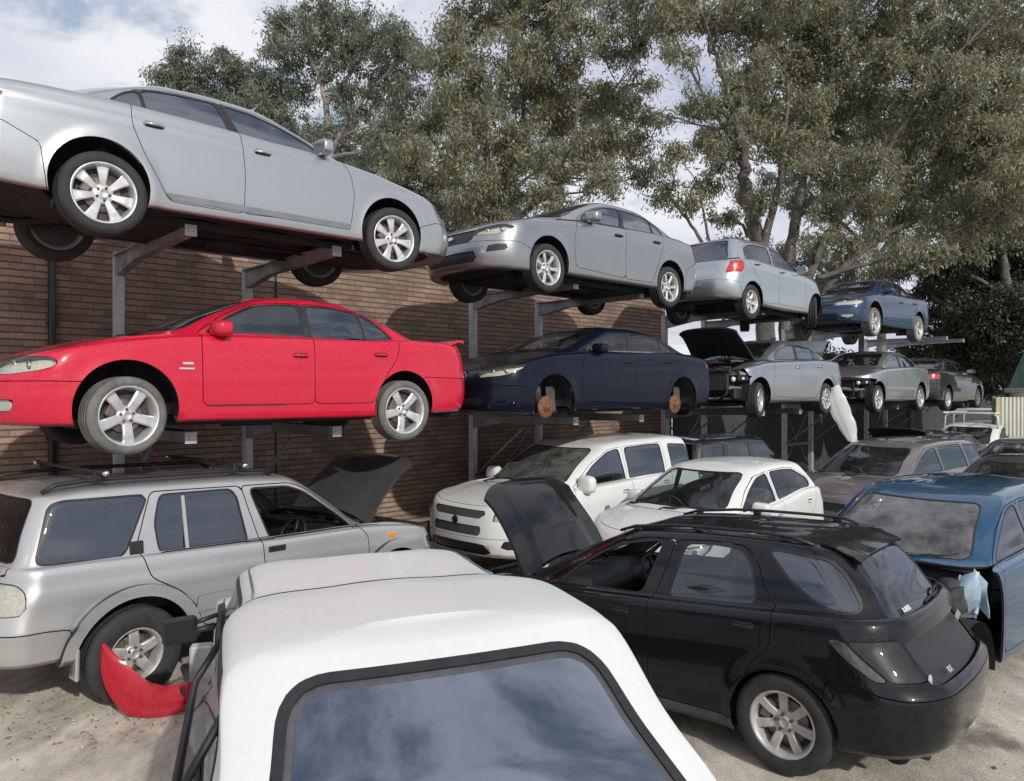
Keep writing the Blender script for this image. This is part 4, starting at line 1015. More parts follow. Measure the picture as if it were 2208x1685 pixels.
def spec_subaru():
    S = stretch(spec_sedan1(), 2.67 / 2.8, 1.0); W7 = wheel_meshes('thin_seven_spoke', .315, .108, .222, 7, .04, .05, TYRE, ALLOY)
    S.update(dict(wb=2.67, W=.87, r=.315, xf=2.30, xr=-2.34, P=P_SUB, q=.75, nose=[.18, .05, 0, 0, .02, .08, .2],
        belt=[(2.30, .70), (2.15, .77), (1.87, .84), (1.4, .91), (.9, .975), (.4, 1.01), (-.3, 1.04), (-1.2, 1.075), (-1.9, 1.04), (-2.34, .97)],
        arches=[(-1.335, .36, .36), (1.335, .36, .36)], mods=[smooth_arch(-1.335, .35, .355), smooth_arch(1.335, .35, .355)],
        doors=[(n, p, h[0], TRIM) for n, p, *h in S['doors']], strips=[('strip', [(-.85, .62), (.8, .60), (.8, .585), (-.85, .605)])], stripm={},
        faces=[('headlight', [(.42, .66), (.74, .66), (1.0, .76), (.80, .80), (.42, .745)], False), ('grille', [(-.40, .585), (.40, .585), (.45, .735), (-.45, .735)], False, dict(mirror=False)), ('intake', [(-.5, .33), (.5, .33), (.46, .46), (-.46, .46)], False, dict(mirror=False)), ('fog', [(.62, .44), (.90, .47), (.88, .54), (.66, .53)], False), ('taillight', [(.46, .80), (.92, .82), (1.05, .90), (.9, .97), (.46, .96)], True)], lampm={'fog': [TRIM, TRIM, TRIM]},
        mirror=(.50, 1.04, (.09, .12, .08)), wheels=[(-1.335, sg, .315, W7, 0) for sg in (1, -1)] + [(1.335, sg, .31, W7, 0) for sg in (1, -1)]))
    S['stripm'] = {'strip': [TRIM, TRIM]}
    return S
def spec_bmw():
    S = stretch(spec_sedan1(), 2.888 / 2.8, .99)
    S.update(dict(wb=2.888, W=.92, r=.33, xf=2.41, fcorner=(.34, .5, .10), xr=-2.52, P=P_NAVY, q=.75, mirror=(.52, 1.04, (.085, .12, .07)),
        arches=[(-1.44, .36, .37), (1.44, .36, .37)], mods=[smooth_arch(-1.444, .35, .37), smooth_arch(1.444, .35, .37)], nose=[.16, .04, 0, 0, .0, .06, .2],
        belt=[(2.34, .74), (2.2, .79), (1.9, .86), (1.55, .93), (1.15, .98), (.7, 1.01), (0, 1.03), (-.7, 1.05), (-1.3, 1.06), (-1.9, 1.03), (-2.52, .96)],
        strips=[], faces=[('headlight', [(.44, .67), (.84, .70), (1.18, .83), (.84, .84), (.48, .775)], False), ('grille', [(.02, .62), (.25, .63), (.28, .75), (.06, .76)], False), ('intake', [(-.6, .34), (.6, .34), (.55, .44), (-.55, .44)], False, dict(mirror=False)), ('taillight', [(.46, .80), (.98, .83), (1.08, .9), (.95, .97), (.46, .96)], True)],
        doors=[(n, p, h[0], P_NAVY) for n, p, *h in S['doors']], side_glass=[(p, d, GL_CLR) for p, d, g_ in S['side_glass']], wheels=[]))
    return S
def spec_mid3():
    S = stretch(spec_sedan1(), 2.7 / 2.8, 1.0); W8 = wheel_meshes('nine_spoke', .315, .108, .205, 9, .035, .045, TYRE, ALLOY)
    S.update(dict(wb=2.7, W=.885, r=.315, xf=2.0, xr=-2.36, P=P_SIL3, q=.65, open=56, open_boot=62, skip=('bumper_front', 'headlight', 'grille'), belt=[(2.0, .78), (1.8, .84), (1.4, .92), (1.0, .98), (.5, 1.01), (-.3, 1.045), (-1.2, 1.075), (-1.9, 1.05), (-2.36, .97)],
        nose=[.1, .02, 0, 0, .0, .03, .08], arches=[(-1.35, .36, .365), (1.35, .36, .365)], mods=[smooth_arch(-1.35, .35, .365), smooth_arch(1.35, .35, .365)], bumpers=[('bumper_front', [(2.6, .1), (2.6, .95), (1.74, .95), (1.64, .72), (1.70, .1)]), S['bumpers'][1]],
        strips=[], mirror=None, wheels=[(-1.35, sg, .31, W8, 0) for sg in (1, -1)] + [(1.35, sg, .31, W8, .25) for sg in (1, -1)]))
    return S
def spec_mid4():
    S = spec_mid3(); S = dict(S); W7 = wheel_meshes('thin_seven_spoke', .315, .108, .222, 7, .04, .05, TYRE, ALLOY)
    S.update(dict(P=P_SIL4, open=None, open_boot=None, skip=('bumper_front', 'headlight', 'grille'), q=.6, bumpers=[('bumper_front', [(2.6, .1), (2.6, .78), (1.9, .80), (1.45, .76), (1.68, .55), (1.70, .1)]), S['bumpers'][1]], wheels=[(x, sg, .31, W7, 0) for x in (-1.35, 1.35) for sg in (1, -1)]))
    return S
def spec_bluetop():
    S = stretch(spec_red(), 1.0, 1.0); W7 = wheel_meshes('five_spoke', .325, .118, .245, 5, .075, .095, TYRED, ALLOY)
    S.update(dict(P=P_BLUED, q=.6, wsm=GL_DARK, doors=[(n, p, h[0], P_BLUED) for n, p, *h in S['doors']], mirror=(.60, 1.035, (.09, .115, .07)), wheels=[(x, sg, .31, W7, 0) for x in (-1.37, 1.38) for sg in (1, -1)]))
    return S
def spec_darksedan():
    S = stretch(spec_sedan1(), .97, 1.0)
    S.update(dict(P=P_DARK, q=.55, W=.88, wb=2.72, arches=[(-1.36, .36, .36), (1.36, .36, .36)], mods=[], strips=[], doors=[(n, p, h[0], P_DARK) for n, p, *h in S['doors']], mirror=(.5, 1.05, (.085, .12, .07)),
        wheels=[(x, sg, .31, wheel_meshes('six_spoke', .31, .1, .2, 6, .05, .075), 0) for x in (-1.36, 1.36) for sg in (1, -1)]))
    return S
def spec_bluesuv():
    return dict(W=.90, wb=2.60, r=.34, xf=1.66, xr=-2.15, wz=(.34, .34), P=P_BLUE, q=.85, hip=.5, dashx=.55,
        belt=[(1.66, .92), (1.4, .99), (1.0, 1.05), (.4, 1.08), (-.4, 1.11), (-1.2, 1.15), (-2.15, 1.14)], zb=[(1.66, .36), (0, .30), (-2.15, .42)], zmid=[(1.66, .62), (0, .66), (-2.15, .74)],
        nose=[.14, .03, 0, 0, .0, .05, .12], tail=[.2, .05, 0, 0, .1, .13, .16], fcorner=(.3, .4, .08), rcorner=(.3, .4, .07), cowl=(.98, 1.09), header=(.16, 1.535), rheader=(-1.75, 1.55), blite=(-1.95, 1.15), blside=1.15,
        wbase=.785, wroof=.60, gfcorner=(.16, .2, .14), roof=[(.2, 1.515), (-.2, 1.575), (-.8, 1.60), (-1.4, 1.59), (-1.75, 1.545)], mods=[smooth_arch(-1.3, .34, .39, .03), smooth_arch(1.3, .34, .39, .03)], arches=[(-1.3, .34, .40), (1.3, .34, .40)],
        side_glass=[([(.60, 1.10), (.34, 1.28), (.0, 1.46), (-.22, 1.495), (-.27, 1.125)], 0, GL_MED), ([(-.36, 1.13), (-.33, 1.50), (-.9, 1.515), (-1.14, 1.50), (-1.18, 1.16)], 1, GL_MED), ([(-1.30, 1.18), (-1.27, 1.495), (-1.55, 1.46), (-1.72, 1.22)], None, GL_DARK)],
        doors=[('front_door', [(-.315, .40), (-.315, 1.0), (-.27, 1.53), (.03, 1.495), (.38, 1.31), (.72, 1.07), (.78, .9), (.76, .40)], (-.14, .99), P_BLUE), ('rear_door', [(-.315, .40), (-.315, 1.0), (-.27, 1.53), (-1.16, 1.545), (-1.24, 1.15), (-1.2, .95), (-.96, .74), (-.88, .40)], (-1.04, 1.03), P_BLUE)],
        bonnet=(4.9, 7.85, 1.9), bumpers=[('bumper_front', [(2.6, .1), (2.6, 1.3), (.87, 1.3), (.82, .95), (.80, .1)]), ('bumper_rear', [(-2.7, .1), (-2.7, .74), (-2.0, .74), (-1.75, .66), (-1.72, .1)])], skip=('bumper_front', 'bonnet'),
        faces=[], boot=None, bw=(.1, .95, .56), bwm=GL_DARK, wsm=GL_DUST, mirror=None, wheels=[(-1.3, sg, .34, wheel_meshes('six_spoke_big', .34, .11, .21, 6, .05, .075), 0) for sg in (1, -1)])
def spec_van(P=None, q=.7):
    P = P or P_MAUVE
    return dict(W=.895, wb=2.83, r=.32, xf=2.28, xr=-2.40, wz=(.32, .32), P=P, q=q, hip=.42, dashx=.78,
        belt=[(2.28, .72), (2.1, .82), (1.7, .93), (1.25, 1.0), (.8, 1.03), (0, 1.05), (-1.2, 1.08), (-2.40, 1.05)], zb=[(2.28, .24), (0, .24), (-2.40, .34)], zmid=[(2.28, .52), (0, .62), (-2.40, .7)],
        nose=[.2, .05, 0, 0, .05, .15, .28], tail=[.2, .05, 0, 0, .1, .14, .18], cowl=(1.34, 1.05), header=(.36, 1.48), rheader=(-1.95, 1.50), blite=(-2.18, 1.07), blside=1.06, wbase=.785, wroof=.60,
        roof=[(.4, 1.465), (0, 1.52), (-.7, 1.545), (-1.5, 1.535), (-1.95, 1.49)], mods=[smooth_arch(-1.415, .33, .36), smooth_arch(1.415, .33, .36)], arches=[(-1.415, .33, .36), (1.415, .33, .36)],
        side_glass=[([(.86, 1.05), (.5, 1.27), (.15, 1.43), (-.15, 1.465), (-.2, 1.07)], 0, GL_DARK), ([(-.29, 1.07), (-.26, 1.47), (-1.15, 1.48), (-1.20, 1.09)], 1, GL_DARK), ([(-1.30, 1.10), (-1.26, 1.475), (-1.75, 1.45), (-2.0, 1.12)], None, GL_DARK)],
        doors=[('front_door', [(-.245, .34), (-.245, 1.0), (-.2, 1.50), (.18, 1.468), (.54, 1.30), (.98, 1.02), (1.0, .34)], (-.08, .93), P), ('rear_door', [(-.245, .34), (-.245, 1.0), (-.2, 1.50), (-1.2, 1.515), (-1.25, 1.05), (-1.1, .76), (-1.0, .34)], (-1.05, .97), P)],
        bumpers=[('bumper_front', [(2.6, .1), (2.6, .62), (1.95, .62), (1.75, .5), (1.72, .1)]), ('bumper_rear', [(-2.7, .1), (-2.7, .68), (-2.2, .68), (-1.85, .6), (-1.8, .1)])],
        faces=[('headlight', [(.44, .62), (.86, .64), (.98, .78), (.48, .74)], False), ('grille', [(-.36, .58), (.36, .58), (.40, .70), (-.40, .70)], False, dict(mirror=False)), ('taillight', [(.6, .72), (.86, .72), (.9, 1.0), (.64, 1.0)], True)],
        boot=None, bw=(.1, .95, .56), bwm=GL_DARK, wsm=GL_CLR, mirror=None, wheels=[(x, sg, .32, wheel_meshes('six_spoke', .31, .1, .2, 6, .05, .075), 0) for x in (-1.415, 1.415) for sg in (1, -1)])
# ------------------------------------------------------------------ camera, light and sky
CX, CY, FP, EYE = 1104., 840., 1600., 2.45          # photograph: principal point, focal length (px), eye height
cam = bpy.data.objects.new('camera', bpy.data.cameras.new('camera')); COL.objects.link(cam)
cam.location = (0, 0, EYE); cam.rotation_euler = (R(90), 0, 0)
cam.data.sensor_width = 36.; cam.data.lens = 36. * FP / 2208.; cam.data.shift_y = -(842.5 - CY) / 2208.
cam.data.clip_end = 3000.; cam.data.clip_start = .05; SC.camera = cam
def at(px, py, Y): return Vector(((px - CX) / FP * Y, Y, EYE - (py - CY) / FP * Y))
D2 = Vector((.730, .683, 0)).normalized(); N2 = Vector((-D2.y, D2.x, 0)); P0 = Vector((-3.44, 6.2, 0)); RACK = math.atan2(D2.y, D2.x)
def T(t, s, z=0.): return P0 + D2 * t + N2 * s + Vector((0, 0, z))
SUN_AZ = (.50, -.87); SUN_EL = 29.
w = bpy.data.worlds.new('World'); SC.world = w; w.use_nodes = True
nd, lk = w.node_tree.nodes, w.node_tree.links; nd.clear()
wo = node(nd, 'ShaderNodeOutputWorld'); bg = node(nd, 'ShaderNodeBackground', Strength=.1)
sk = node(nd, 'ShaderNodeTexSky'); sk.sky_type = 'NISHITA'; sk.sun_disc = False; sk.sun_elevation = R(SUN_EL); sk.sun_rotation = math.atan2(SUN_AZ[0], SUN_AZ[1]); sk.air_density = 1.2; sk.dust_density = 1.5
tc = node(nd, 'ShaderNodeTexCoord'); sx = node(nd, 'ShaderNodeSeparateXYZ'); lk.new(tc.outputs['Generated'], sx.inputs[0])
den = node(nd, 'ShaderNodeMath', operation='MAXIMUM'); lk.new(sx.outputs['Z'], den.inputs[0]); den.inputs[1].default_value = .0
den2 = node(nd, 'ShaderNodeMath', operation='ADD'); lk.new(den.outputs[0], den2.inputs[0]); den2.inputs[1].default_value = .22
dv = node(nd, 'ShaderNodeVectorMath', operation='DIVIDE'); lk.new(tc.outputs['Generated'], dv.inputs[0])
cb = node(nd, 'ShaderNodeCombineXYZ'); [lk.new(den2.outputs[0], cb.inputs[k]) for k in range(3)]; lk.new(cb.outputs[0], dv.inputs[1])
n1 = node(nd, 'ShaderNodeTexNoise', Scale=1.9, Detail=9., Roughness=.6, Distortion=.35); lk.new(dv.outputs[0], n1.inputs['Vector'])
n2 = node(nd, 'ShaderNodeTexNoise', Scale=.9, Detail=7., Roughness=.55); mpv = node(nd, 'ShaderNodeMapping'); mpv.inputs['Location'].default_value = (3.1, 1.7, .4)
lk.new(dv.outputs[0], mpv.inputs['Vector']); lk.new(mpv.outputs[0], n2.inputs['Vector'])
cov = node(nd, 'ShaderNodeMapRange'); cov.inputs['From Min'].default_value = .36; cov.inputs['From Max'].default_value = .50; cov.inputs['To Min'].default_value = .2; cov.interpolation_type = 'SMOOTHSTEP'; lk.new(n1.outputs['Fac'], cov.inputs['Value'])
shd = node(nd, 'ShaderNodeMapRange'); shd.inputs['From Min'].default_value = .38; shd.inputs['From Max'].default_value = .64; shd.interpolation_type = 'SMOOTHSTEP'; lk.new(n2.outputs['Fac'], shd.inputs['Value'])
cc = node(nd, 'ShaderNodeMix', data_type='RGBA'); cc.inputs['A'].default_value = (5.3, 5.6, 6.9, 1); cc.inputs['B'].default_value = (8.2, 8.3, 8.7, 1); lk.new(shd.outputs[0], cc.inputs['Factor'])
mixs = node(nd, 'ShaderNodeMix', data_type='RGBA'); lk.new(cov.outputs[0], mixs.inputs['Factor']); lk.new(sk.outputs[0], mixs.inputs['A']); lk.new(cc.outputs['Result'], mixs.inputs['B'])
lk.new(mixs.outputs['Result'], bg.inputs['Color']); lk.new(bg.outputs[0], wo.inputs['Surface'])
sl = bpy.data.objects.new('sun', bpy.data.lights.new('sun', 'SUN')); COL.objects.link(sl); sl.data.energy = 2.5; sl.data.angle = R(1.2); sl.data.color = (1, .965, .92)
hv = Vector((SUN_AZ[0], SUN_AZ[1], 0)).normalized() * math.cos(R(SUN_EL)) + Vector((0, 0, math.sin(R(SUN_EL))))
sl.rotation_euler = hv.to_track_quat('Z', 'Y').to_euler(); sl.location = (0, 0, 30)
SC.view_settings.view_transform = 'Standard'; SC.view_settings.look = 'None'; SC.view_settings.exposure = .12; SC.view_settings.gamma = 1.
SC.cycles.max_bounces = 10; SC.cycles.transparent_max_bounces = 24; SC.cycles.use_denoising = True; SC.cycles.caustics_reflective = False; SC.cycles.caustics_refractive = False

# ------------------------------------------------------------------ ground
def ground_mat():
    m, nd, lk = mat('sandy_yard'); out = node(nd, 'ShaderNodeOutputMaterial'); b = node(nd, 'ShaderNodeBsdfPrincipled', Roughness=.92); b.inputs['Specular IOR Level'].default_value = .25
    tc = node(nd, 'ShaderNodeTexCoord'); mp = node(nd, 'ShaderNodeMapping'); mp.inputs['Rotation'].default_value = (0, 0, .5); mp.inputs['Scale'].default_value = (1, .45, 1); lk.new(tc.outputs['Object'], mp.inputs['Vector'])
    a = node(nd, 'ShaderNodeTexNoise', Scale=.55, Detail=8., Roughness=.65); lk.new(mp.outputs[0], a.inputs['Vector'])
    c = node(nd, 'ShaderNodeTexNoise', Scale=3.2, Detail=9., Roughness=.7); lk.new(mp.outputs[0], c.inputs['Vector'])
    f = node(nd, 'ShaderNodeTexNoise', Scale=60., Detail=5., Roughness=.7); lk.new(tc.outputs['Object'], f.inputs['Vector'])
    r1 = node(nd, 'ShaderNodeValToRGB'); cr = r1.color_ramp; cr.elements[0].position = .32; cr.elements[0].color = (.50, .445, .37, 1); cr.elements[1].position = .68; cr.elements[1].color = (.70, .63, .53, 1)
    e = cr.elements.new(.5); e.color = (.62, .55, .455, 1); lk.new(a.outputs['Fac'], r1.inputs['Fac'])
    r2 = node(nd, 'ShaderNodeMapRange'); r2.inputs['From Min'].default_value = .3; r2.inputs['From Max'].default_value = .62; r2.inputs['To Min'].default_value = .5; r2.inputs['To Max'].default_value = 1.14; lk.new(c.outputs['Fac'], r2.inputs['Value'])
    r3 = node(nd, 'ShaderNodeMapRange'); r3.inputs['From Min'].default_value = .25; r3.inputs['From Max'].default_value = .7; r3.inputs['To Min'].default_value = .86; r3.inputs['To Max'].default_value = 1.1; lk.new(f.outputs['Fac'], r3.inputs['Value'])
    mm = node(nd, 'ShaderNodeMath', operation='MULTIPLY'); lk.new(r2.outputs[0], mm.inputs[0]); lk.new(r3.outputs[0], mm.inputs[1])
    sc = node(nd, 'ShaderNodeVectorMath', operation='SCALE'); lk.new(r1.outputs[0], sc.inputs[0]); lk.new(mm.outputs[0], sc.inputs['Scale'])
    # oil and damp stains
    o = node(nd, 'ShaderNodeTexNoise', Scale=.9, Detail=5., Roughness=.6); mo = node(nd, 'ShaderNodeMapping'); mo.inputs['Location'].default_value = (7, 3, 0); lk.new(tc.outputs['Object'], mo.inputs['Vector']); lk.new(mo.outputs[0], o.inputs['Vector'])
    ro = node(nd, 'ShaderNodeMapRange'); ro.inputs['From Min'].default_value = .60; ro.inputs['From Max'].default_value = .68; ro.inputs['To Max'].default_value = .7; lk.new(o.outputs['Fac'], ro.inputs['Value'])
    mx = node(nd, 'ShaderNodeMix', data_type='RGBA'); lk.new(ro.outputs[0], mx.inputs['Factor']); lk.new(sc.outputs[0], mx.inputs['A']); mx.inputs['B'].default_value = (.12, .10, .085, 1)
    lk.new(mx.outputs['Result'], b.inputs['Base Color'])
    ad = node(nd, 'ShaderNodeMath', operation='MULTIPLY_ADD'); ad.inputs[1].default_value = 1.4; lk.new(c.outputs['Fac'], ad.inputs[0]); lk.new(f.outputs['Fac'], ad.inputs[2])
    bp = node(nd, 'ShaderNodeBump', Strength=.6, Distance=.02); lk.new(ad.outputs[0], bp.inputs['Height']); lk.new(bp.outputs[0], b.inputs['Normal'])
    lk.new(b.outputs[0], out.inputs['Surface']); return m
g = MB(); xs = np.concatenate([np.linspace(-400, -14, 6), np.linspace(-12, 22, 120), np.linspace(24, 400, 6)]); ys = np.concatenate([np.linspace(-60, 0, 4), np.linspace(1, 26, 100), np.linspace(30, 900, 8)])
X, Y = np.meshgrid(xs, ys, indexing='ij'); Z = .012 * np.sin(X * 1.7 + np.sin(Y * 1.3)) * np.cos(Y * 2.1) - .012
g.grid(np.stack([X, Y, Z], 2)); o = g.build('ground', ground_mat()); o['kind'] = 'structure'
# pebbles and scraps of litter lying about
pb = MB()
for k in range(900):
    x, y = rng.uniform(-6, 7), rng.uniform(2.2, 9.)
    r = rng.gamma(2., .004); a = rng.uniform(0, 6); n = 5
    pb.cur = int(rng.integers(0, 3))
    pb.add([(x + r * math.cos(a + i * 1.256) * rng.uniform(.6, 1.3), y + r * math.sin(a + i * 1.256) * rng.uniform(.6, 1.3), -.004) for i in range(n)] + [(x, y, r * .7)], [(i, (i + 1) % n, n) for i in range(n)])
for k in range(320):
    x, y = (rng.normal(-3.4, .7), rng.normal(5.5, .3)) if k < 260 else (rng.uniform(-5, 6), rng.uniform(3, 8)); a = rng.uniform(0, 6); l = rng.uniform(.008, .026); wd = l * .25; pb.cur = 3 if k % 3 else 2; c, s = math.cos(a), math.sin(a)
    pb.add([(x + c * l, y + s * l, .004), (x - s * wd, y + c * wd, .012), (x - c * l, y - s * l, .006), (x + s * wd, y - c * wd, .002)], [(0, 1, 2, 3)])
o = pb.build('ground_litter', [simple('stone_grey', (.28, .25, .21), .9), simple('stone_dark', (.12, .1, .085), .9), simple('stone_pale', (.45, .41, .34), .9), simple('dead_leaf', (.22, .15, .09), .8)])
o['kind'] = 'stuff'; o['label'] = 'pebbles and dead leaves scattered on the sandy ground'; o['category'] = 'litter'

# ------------------------------------------------------------------ brick wall, fences
def brick_mat():
    m, nd, lk = mat('weathered_brick'); out = node(nd, 'ShaderNodeOutputMaterial'); b = node(nd, 'ShaderNodeBsdfPrincipled', Roughness=.9); b.inputs['Specular IOR Level'].default_value = .2
    tc = node(nd, 'ShaderNodeTexCoord'); sp = node(nd, 'ShaderNodeSeparateXYZ'); lk.new(tc.outputs['Object'], sp.inputs[0]); cb = node(nd, 'ShaderNodeCombineXYZ'); lk.new(sp.outputs['X'], cb.inputs[0]); lk.new(sp.outputs['Z'], cb.inputs[1])
    br = node(nd, 'ShaderNodeTexBrick', Scale=1.); br.inputs['Brick Width'].default_value = .235; br.inputs['Row Height'].default_value = .077; br.inputs['Mortar Size'].default_value = .005; br.inputs['Mortar Smooth'].default_value = .4; br.inputs['Bias'].default_value = -.1
    br.inputs['Color1'].default_value = (.33, .225, .17, 1); br.inputs['Color2'].default_value = (.215, .145, .112, 1); br.inputs['Mortar'].default_value = (.2, .14, .115, 1); lk.new(cb.outputs[0], br.inputs['Vector'])
    n = node(nd, 'ShaderNodeTexNoise', Scale=.7, Detail=9., Roughness=.7); lk.new(tc.outputs['Object'], n.inputs['Vector'])
    r = node(nd, 'ShaderNodeMapRange'); r.inputs['From Min'].default_value = .35; r.inputs['From Max'].default_value = .65; r.inputs['To Min'].default_value = .55; r.inputs['To Max'].default_value = 1.3; lk.new(n.outputs['Fac'], r.inputs['Value'])
    f = node(nd, 'ShaderNodeTexNoise', Scale=35., Detail=4.); lk.new(tc.outputs['Object'], f.inputs['Vector']); r2 = node(nd, 'ShaderNodeMapRange'); r2.inputs['To Min'].default_value = .7; r2.inputs['To Max'].default_value = 1.3; lk.new(f.outputs['Fac'], r2.inputs['Value'])
    mu = node(nd, 'ShaderNodeMath', operation='MULTIPLY'); lk.new(r.outputs[0], mu.inputs[0]); lk.new(r2.outputs[0], mu.inputs[1])
    s = node(nd, 'ShaderNodeVectorMath', operation='SCALE'); lk.new(br.outputs['Color'], s.inputs[0]); lk.new(mu.outputs[0], s.inputs['Scale']); 
    # raked bed joints: their recess shadow put into the colour along every course
    fz = node(nd, 'ShaderNodeMath', operation='DIVIDE'); fz.inputs[1].default_value = .077; lk.new(sp.outputs['Z'], fz.inputs[0]); fr = node(nd, 'ShaderNodeMath', operation='FRACT'); lk.new(fz.outputs[0], fr.inputs[0])
    ab = node(nd, 'ShaderNodeMath', operation='PINGPONG'); ab.inputs[1].default_value = .5; lk.new(fr.outputs[0], ab.inputs[0]); jm = node(nd, 'ShaderNodeMapRange'); jm.inputs['From Min'].default_value = .07; jm.inputs['From Max'].default_value = .13; lk.new(ab.outputs[0], jm.inputs['Value'])
    jx = node(nd, 'ShaderNodeMix', data_type='RGBA'); lk.new(jm.outputs[0], jx.inputs['Factor']); jx.inputs['A'].default_value = (.115, .092, .078, 1); lk.new(s.outputs[0], jx.inputs['B']); lk.new(jx.outputs['Result'], b.inputs['Base Color'])
    iv = node(nd, 'ShaderNodeMath', operation='SUBTRACT'); iv.inputs[0].default_value = 1.; lk.new(br.outputs['Fac'], iv.inputs[1]); ad = node(nd, 'ShaderNodeMath', operation='MULTIPLY_ADD'); ad.inputs[1].default_value = .25; lk.new(f.outputs['Fac'], ad.inputs[0]); jj = node(nd, 'ShaderNodeMath', operation='MULTIPLY'); lk.new(iv.outputs[0], jj.inputs[0]); lk.new(jm.outputs[0], jj.inputs[1]); lk.new(jj.outputs[0], ad.inputs[2])
    bp = node(nd, 'ShaderNodeBump', Strength=.8, Distance=.015); lk.new(ad.outputs[0], bp.inputs['Height']); lk.new(bp.outputs[0], b.inputs['Normal']); lk.new(b.outputs[0], out.inputs['Surface']); return m
WS_ = 2.85; WH = 4.42
def wall_obj(name, shape, m, t0, s, parent=None):
    o = shape.build(name, m, parent)
    if parent is None: o.location = T(t0, s); o.rotation_euler = (0, 0, RACK)
    return o
b = MB(); b.box((9.3, .14, WH / 2 - .05), (19.5, .28, WH + .1)); wl = wall_obj('brick_wall', b, brick_mat(), -7.0, WS_)
tag(wl, 'tall weathered red brick wall behind the stacked car rack', 'wall')
c = MB(); c.box((9.9, -.004, WH / 2), (.03, .01, WH)); wall_obj('control_joint', c, TRIM, 0, 0, wl)
c = MB(); c.tube([(7.21, -.05, 0), (7.21, -.05, WH - .1)], .04, 10); [c.box((7.21, -.03, z), (.11, .06, .03)) for z in (.6, 1.9, 3.2)]; wall_obj('downpipe', c, TRIM, 0, 0, wl)
c = MB(); c.box((9.3, .14, WH + .03), (19.5, .34, .06), bev=.01); wall_obj('coping', c, simple('concrete_coping', (.3, .28, .25), .9, noise=.3, bump=.3), 0, 0, wl)
def corrugated(name, label, t0, s, L, h, m, amp=.022, pitch=.09, rz=None, loc=None, group=None):
    b = MB(); n = int(L / pitch * 6); x = np.linspace(0, L, n); y = amp * np.sin(x / pitch * 2 * math.pi)
    P = np.stack([np.stack([x, y, np.full(n, z)], 1) for z in (0, h)], 0)
    b.slab(P, .004); o = b.build(name, m); o.location = loc if loc is not None else T(t0, s); o.rotation_euler = (0, 0, RACK if rz is None else rz)
    tag(o, label, 'fence', group); r = MB()
    for z in (.3, h - .25): r.box((L / 2, .05, z), (L, .05, .07))
    r.build('fence_rail', STEELD, o); p = MB()
    k = 0
    while k * 2.4 <= L: p.box((k * 2.4, .09, h / 2), (.07, .07, h + .05)); k += 1
    p.build('fence_post', STEELD, o)
    return o
corrugated('corrugated_fence', 'dark corrugated steel fence behind the far racks', 12.55, 3.0, 48, 2.45, simple('dark_corrugated', (.055, .06, .065), .6, metal=.3, noise=.35, scale=3))
o = corrugated('corrugated_fence', 'cream corrugated sheet fence at the right under the green hopper', 0, 0, 2.7, 2.25, simple('cream_sheet', (.62, .62, .52), .55, noise=.12, scale=3), rz=R(-12), loc=at(2146, 0, 19.2) * 1)
o.location = (at(2146, 840, 19.2).x, 19.2, 0)
r = MB(); r.box((.04, -.04, 1.12), (.09, .06, 2.24)); r.build('corner_post', simple('yellowed_post', (.5, .44, .25), .8, noise=.2), o)
# green hopper standing behind the cream fence
hp = MB(); a = Vector((14.45, 20.6, 0)); gm = simple('green_steel', (.035, .15, .105), .5, noise=.2, scale=2, coat=.2)
pts0 = [(0, 0), (3.2, 0), (3.2, 1.2), (0, 1.2)]; pts1 = [(.75, .2), (3.0, .2), (3.0, 1.0), (.75, 1.0)]
hp.add([(x, y, 2.5) for x, y in pts0] + [(x, y, 4.6) for x, y in pts1], [(0, 1, 5, 4), (1, 2, 6, 5), (2, 3, 7, 6), (3, 0, 4, 7), (4, 5, 6, 7), (3, 2, 1, 0)])
hp.box((1.9, .6, 1.25), (2.4, .8, 2.5)); ho = hp.build('hopper', gm); ho.location = (a.x, a.y, 0); ho.rotation_euler = (0, 0, R(-6)); tag(ho, 'tall green sheet steel hopper above the cream fence', 'hopper')
r = MB(); r.box((1.6, .6, 2.42), (3.4, 1.3, .14), bev=.02); r.build('rim', simple('cream_rim', (.6, .56, .45), .7, noise=.2), ho)

# ------------------------------------------------------------------ storage racks
RACKM = simple('rack_steel', (.25, .26, .275), .55, metal=.3, noise=.4, scale=4); RACKB = simple('rack_end_plate', (.42, .44, .45), .45, metal=.3, noise=.15)
def arm_mb(z):
    """cantilever arm seen from the post outwards (local: -y is towards the yard)"""
    m = MB(); Lr = 2.22
    prof = [(-.06, -.22, 0), (-.7, -.12, 0), (-Lr, -.085, 0)]
    vs = []; fs = []
    for (y, lo, hi) in prof:
        for x in (-.045, .045): vs += [(x, y, z + lo), (x, y, z + hi)]
    for i in range(2):
        a, b_ = i * 4, i * 4 + 4
        fs += [(a, a + 1, b_ + 1, b_), (a + 2, b_ + 2, b_ + 3, a + 3), (a + 1, a + 3, b_ + 3, b_ + 1), (a, b_, b_ + 2, a + 2)]
    fs += [(0, 2, 3, 1), (8, 9, 11, 10)]
    m.add(vs, fs); m.box((0, -1.1, z + .006), (.16, 2.2, .012)); m.cur = 1; m.box((0, -Lr - .008, z - .045), (.105, .014, .105)); m.box((0, -Lr - .02, z - .04), (.05, .016, .03))
    return m
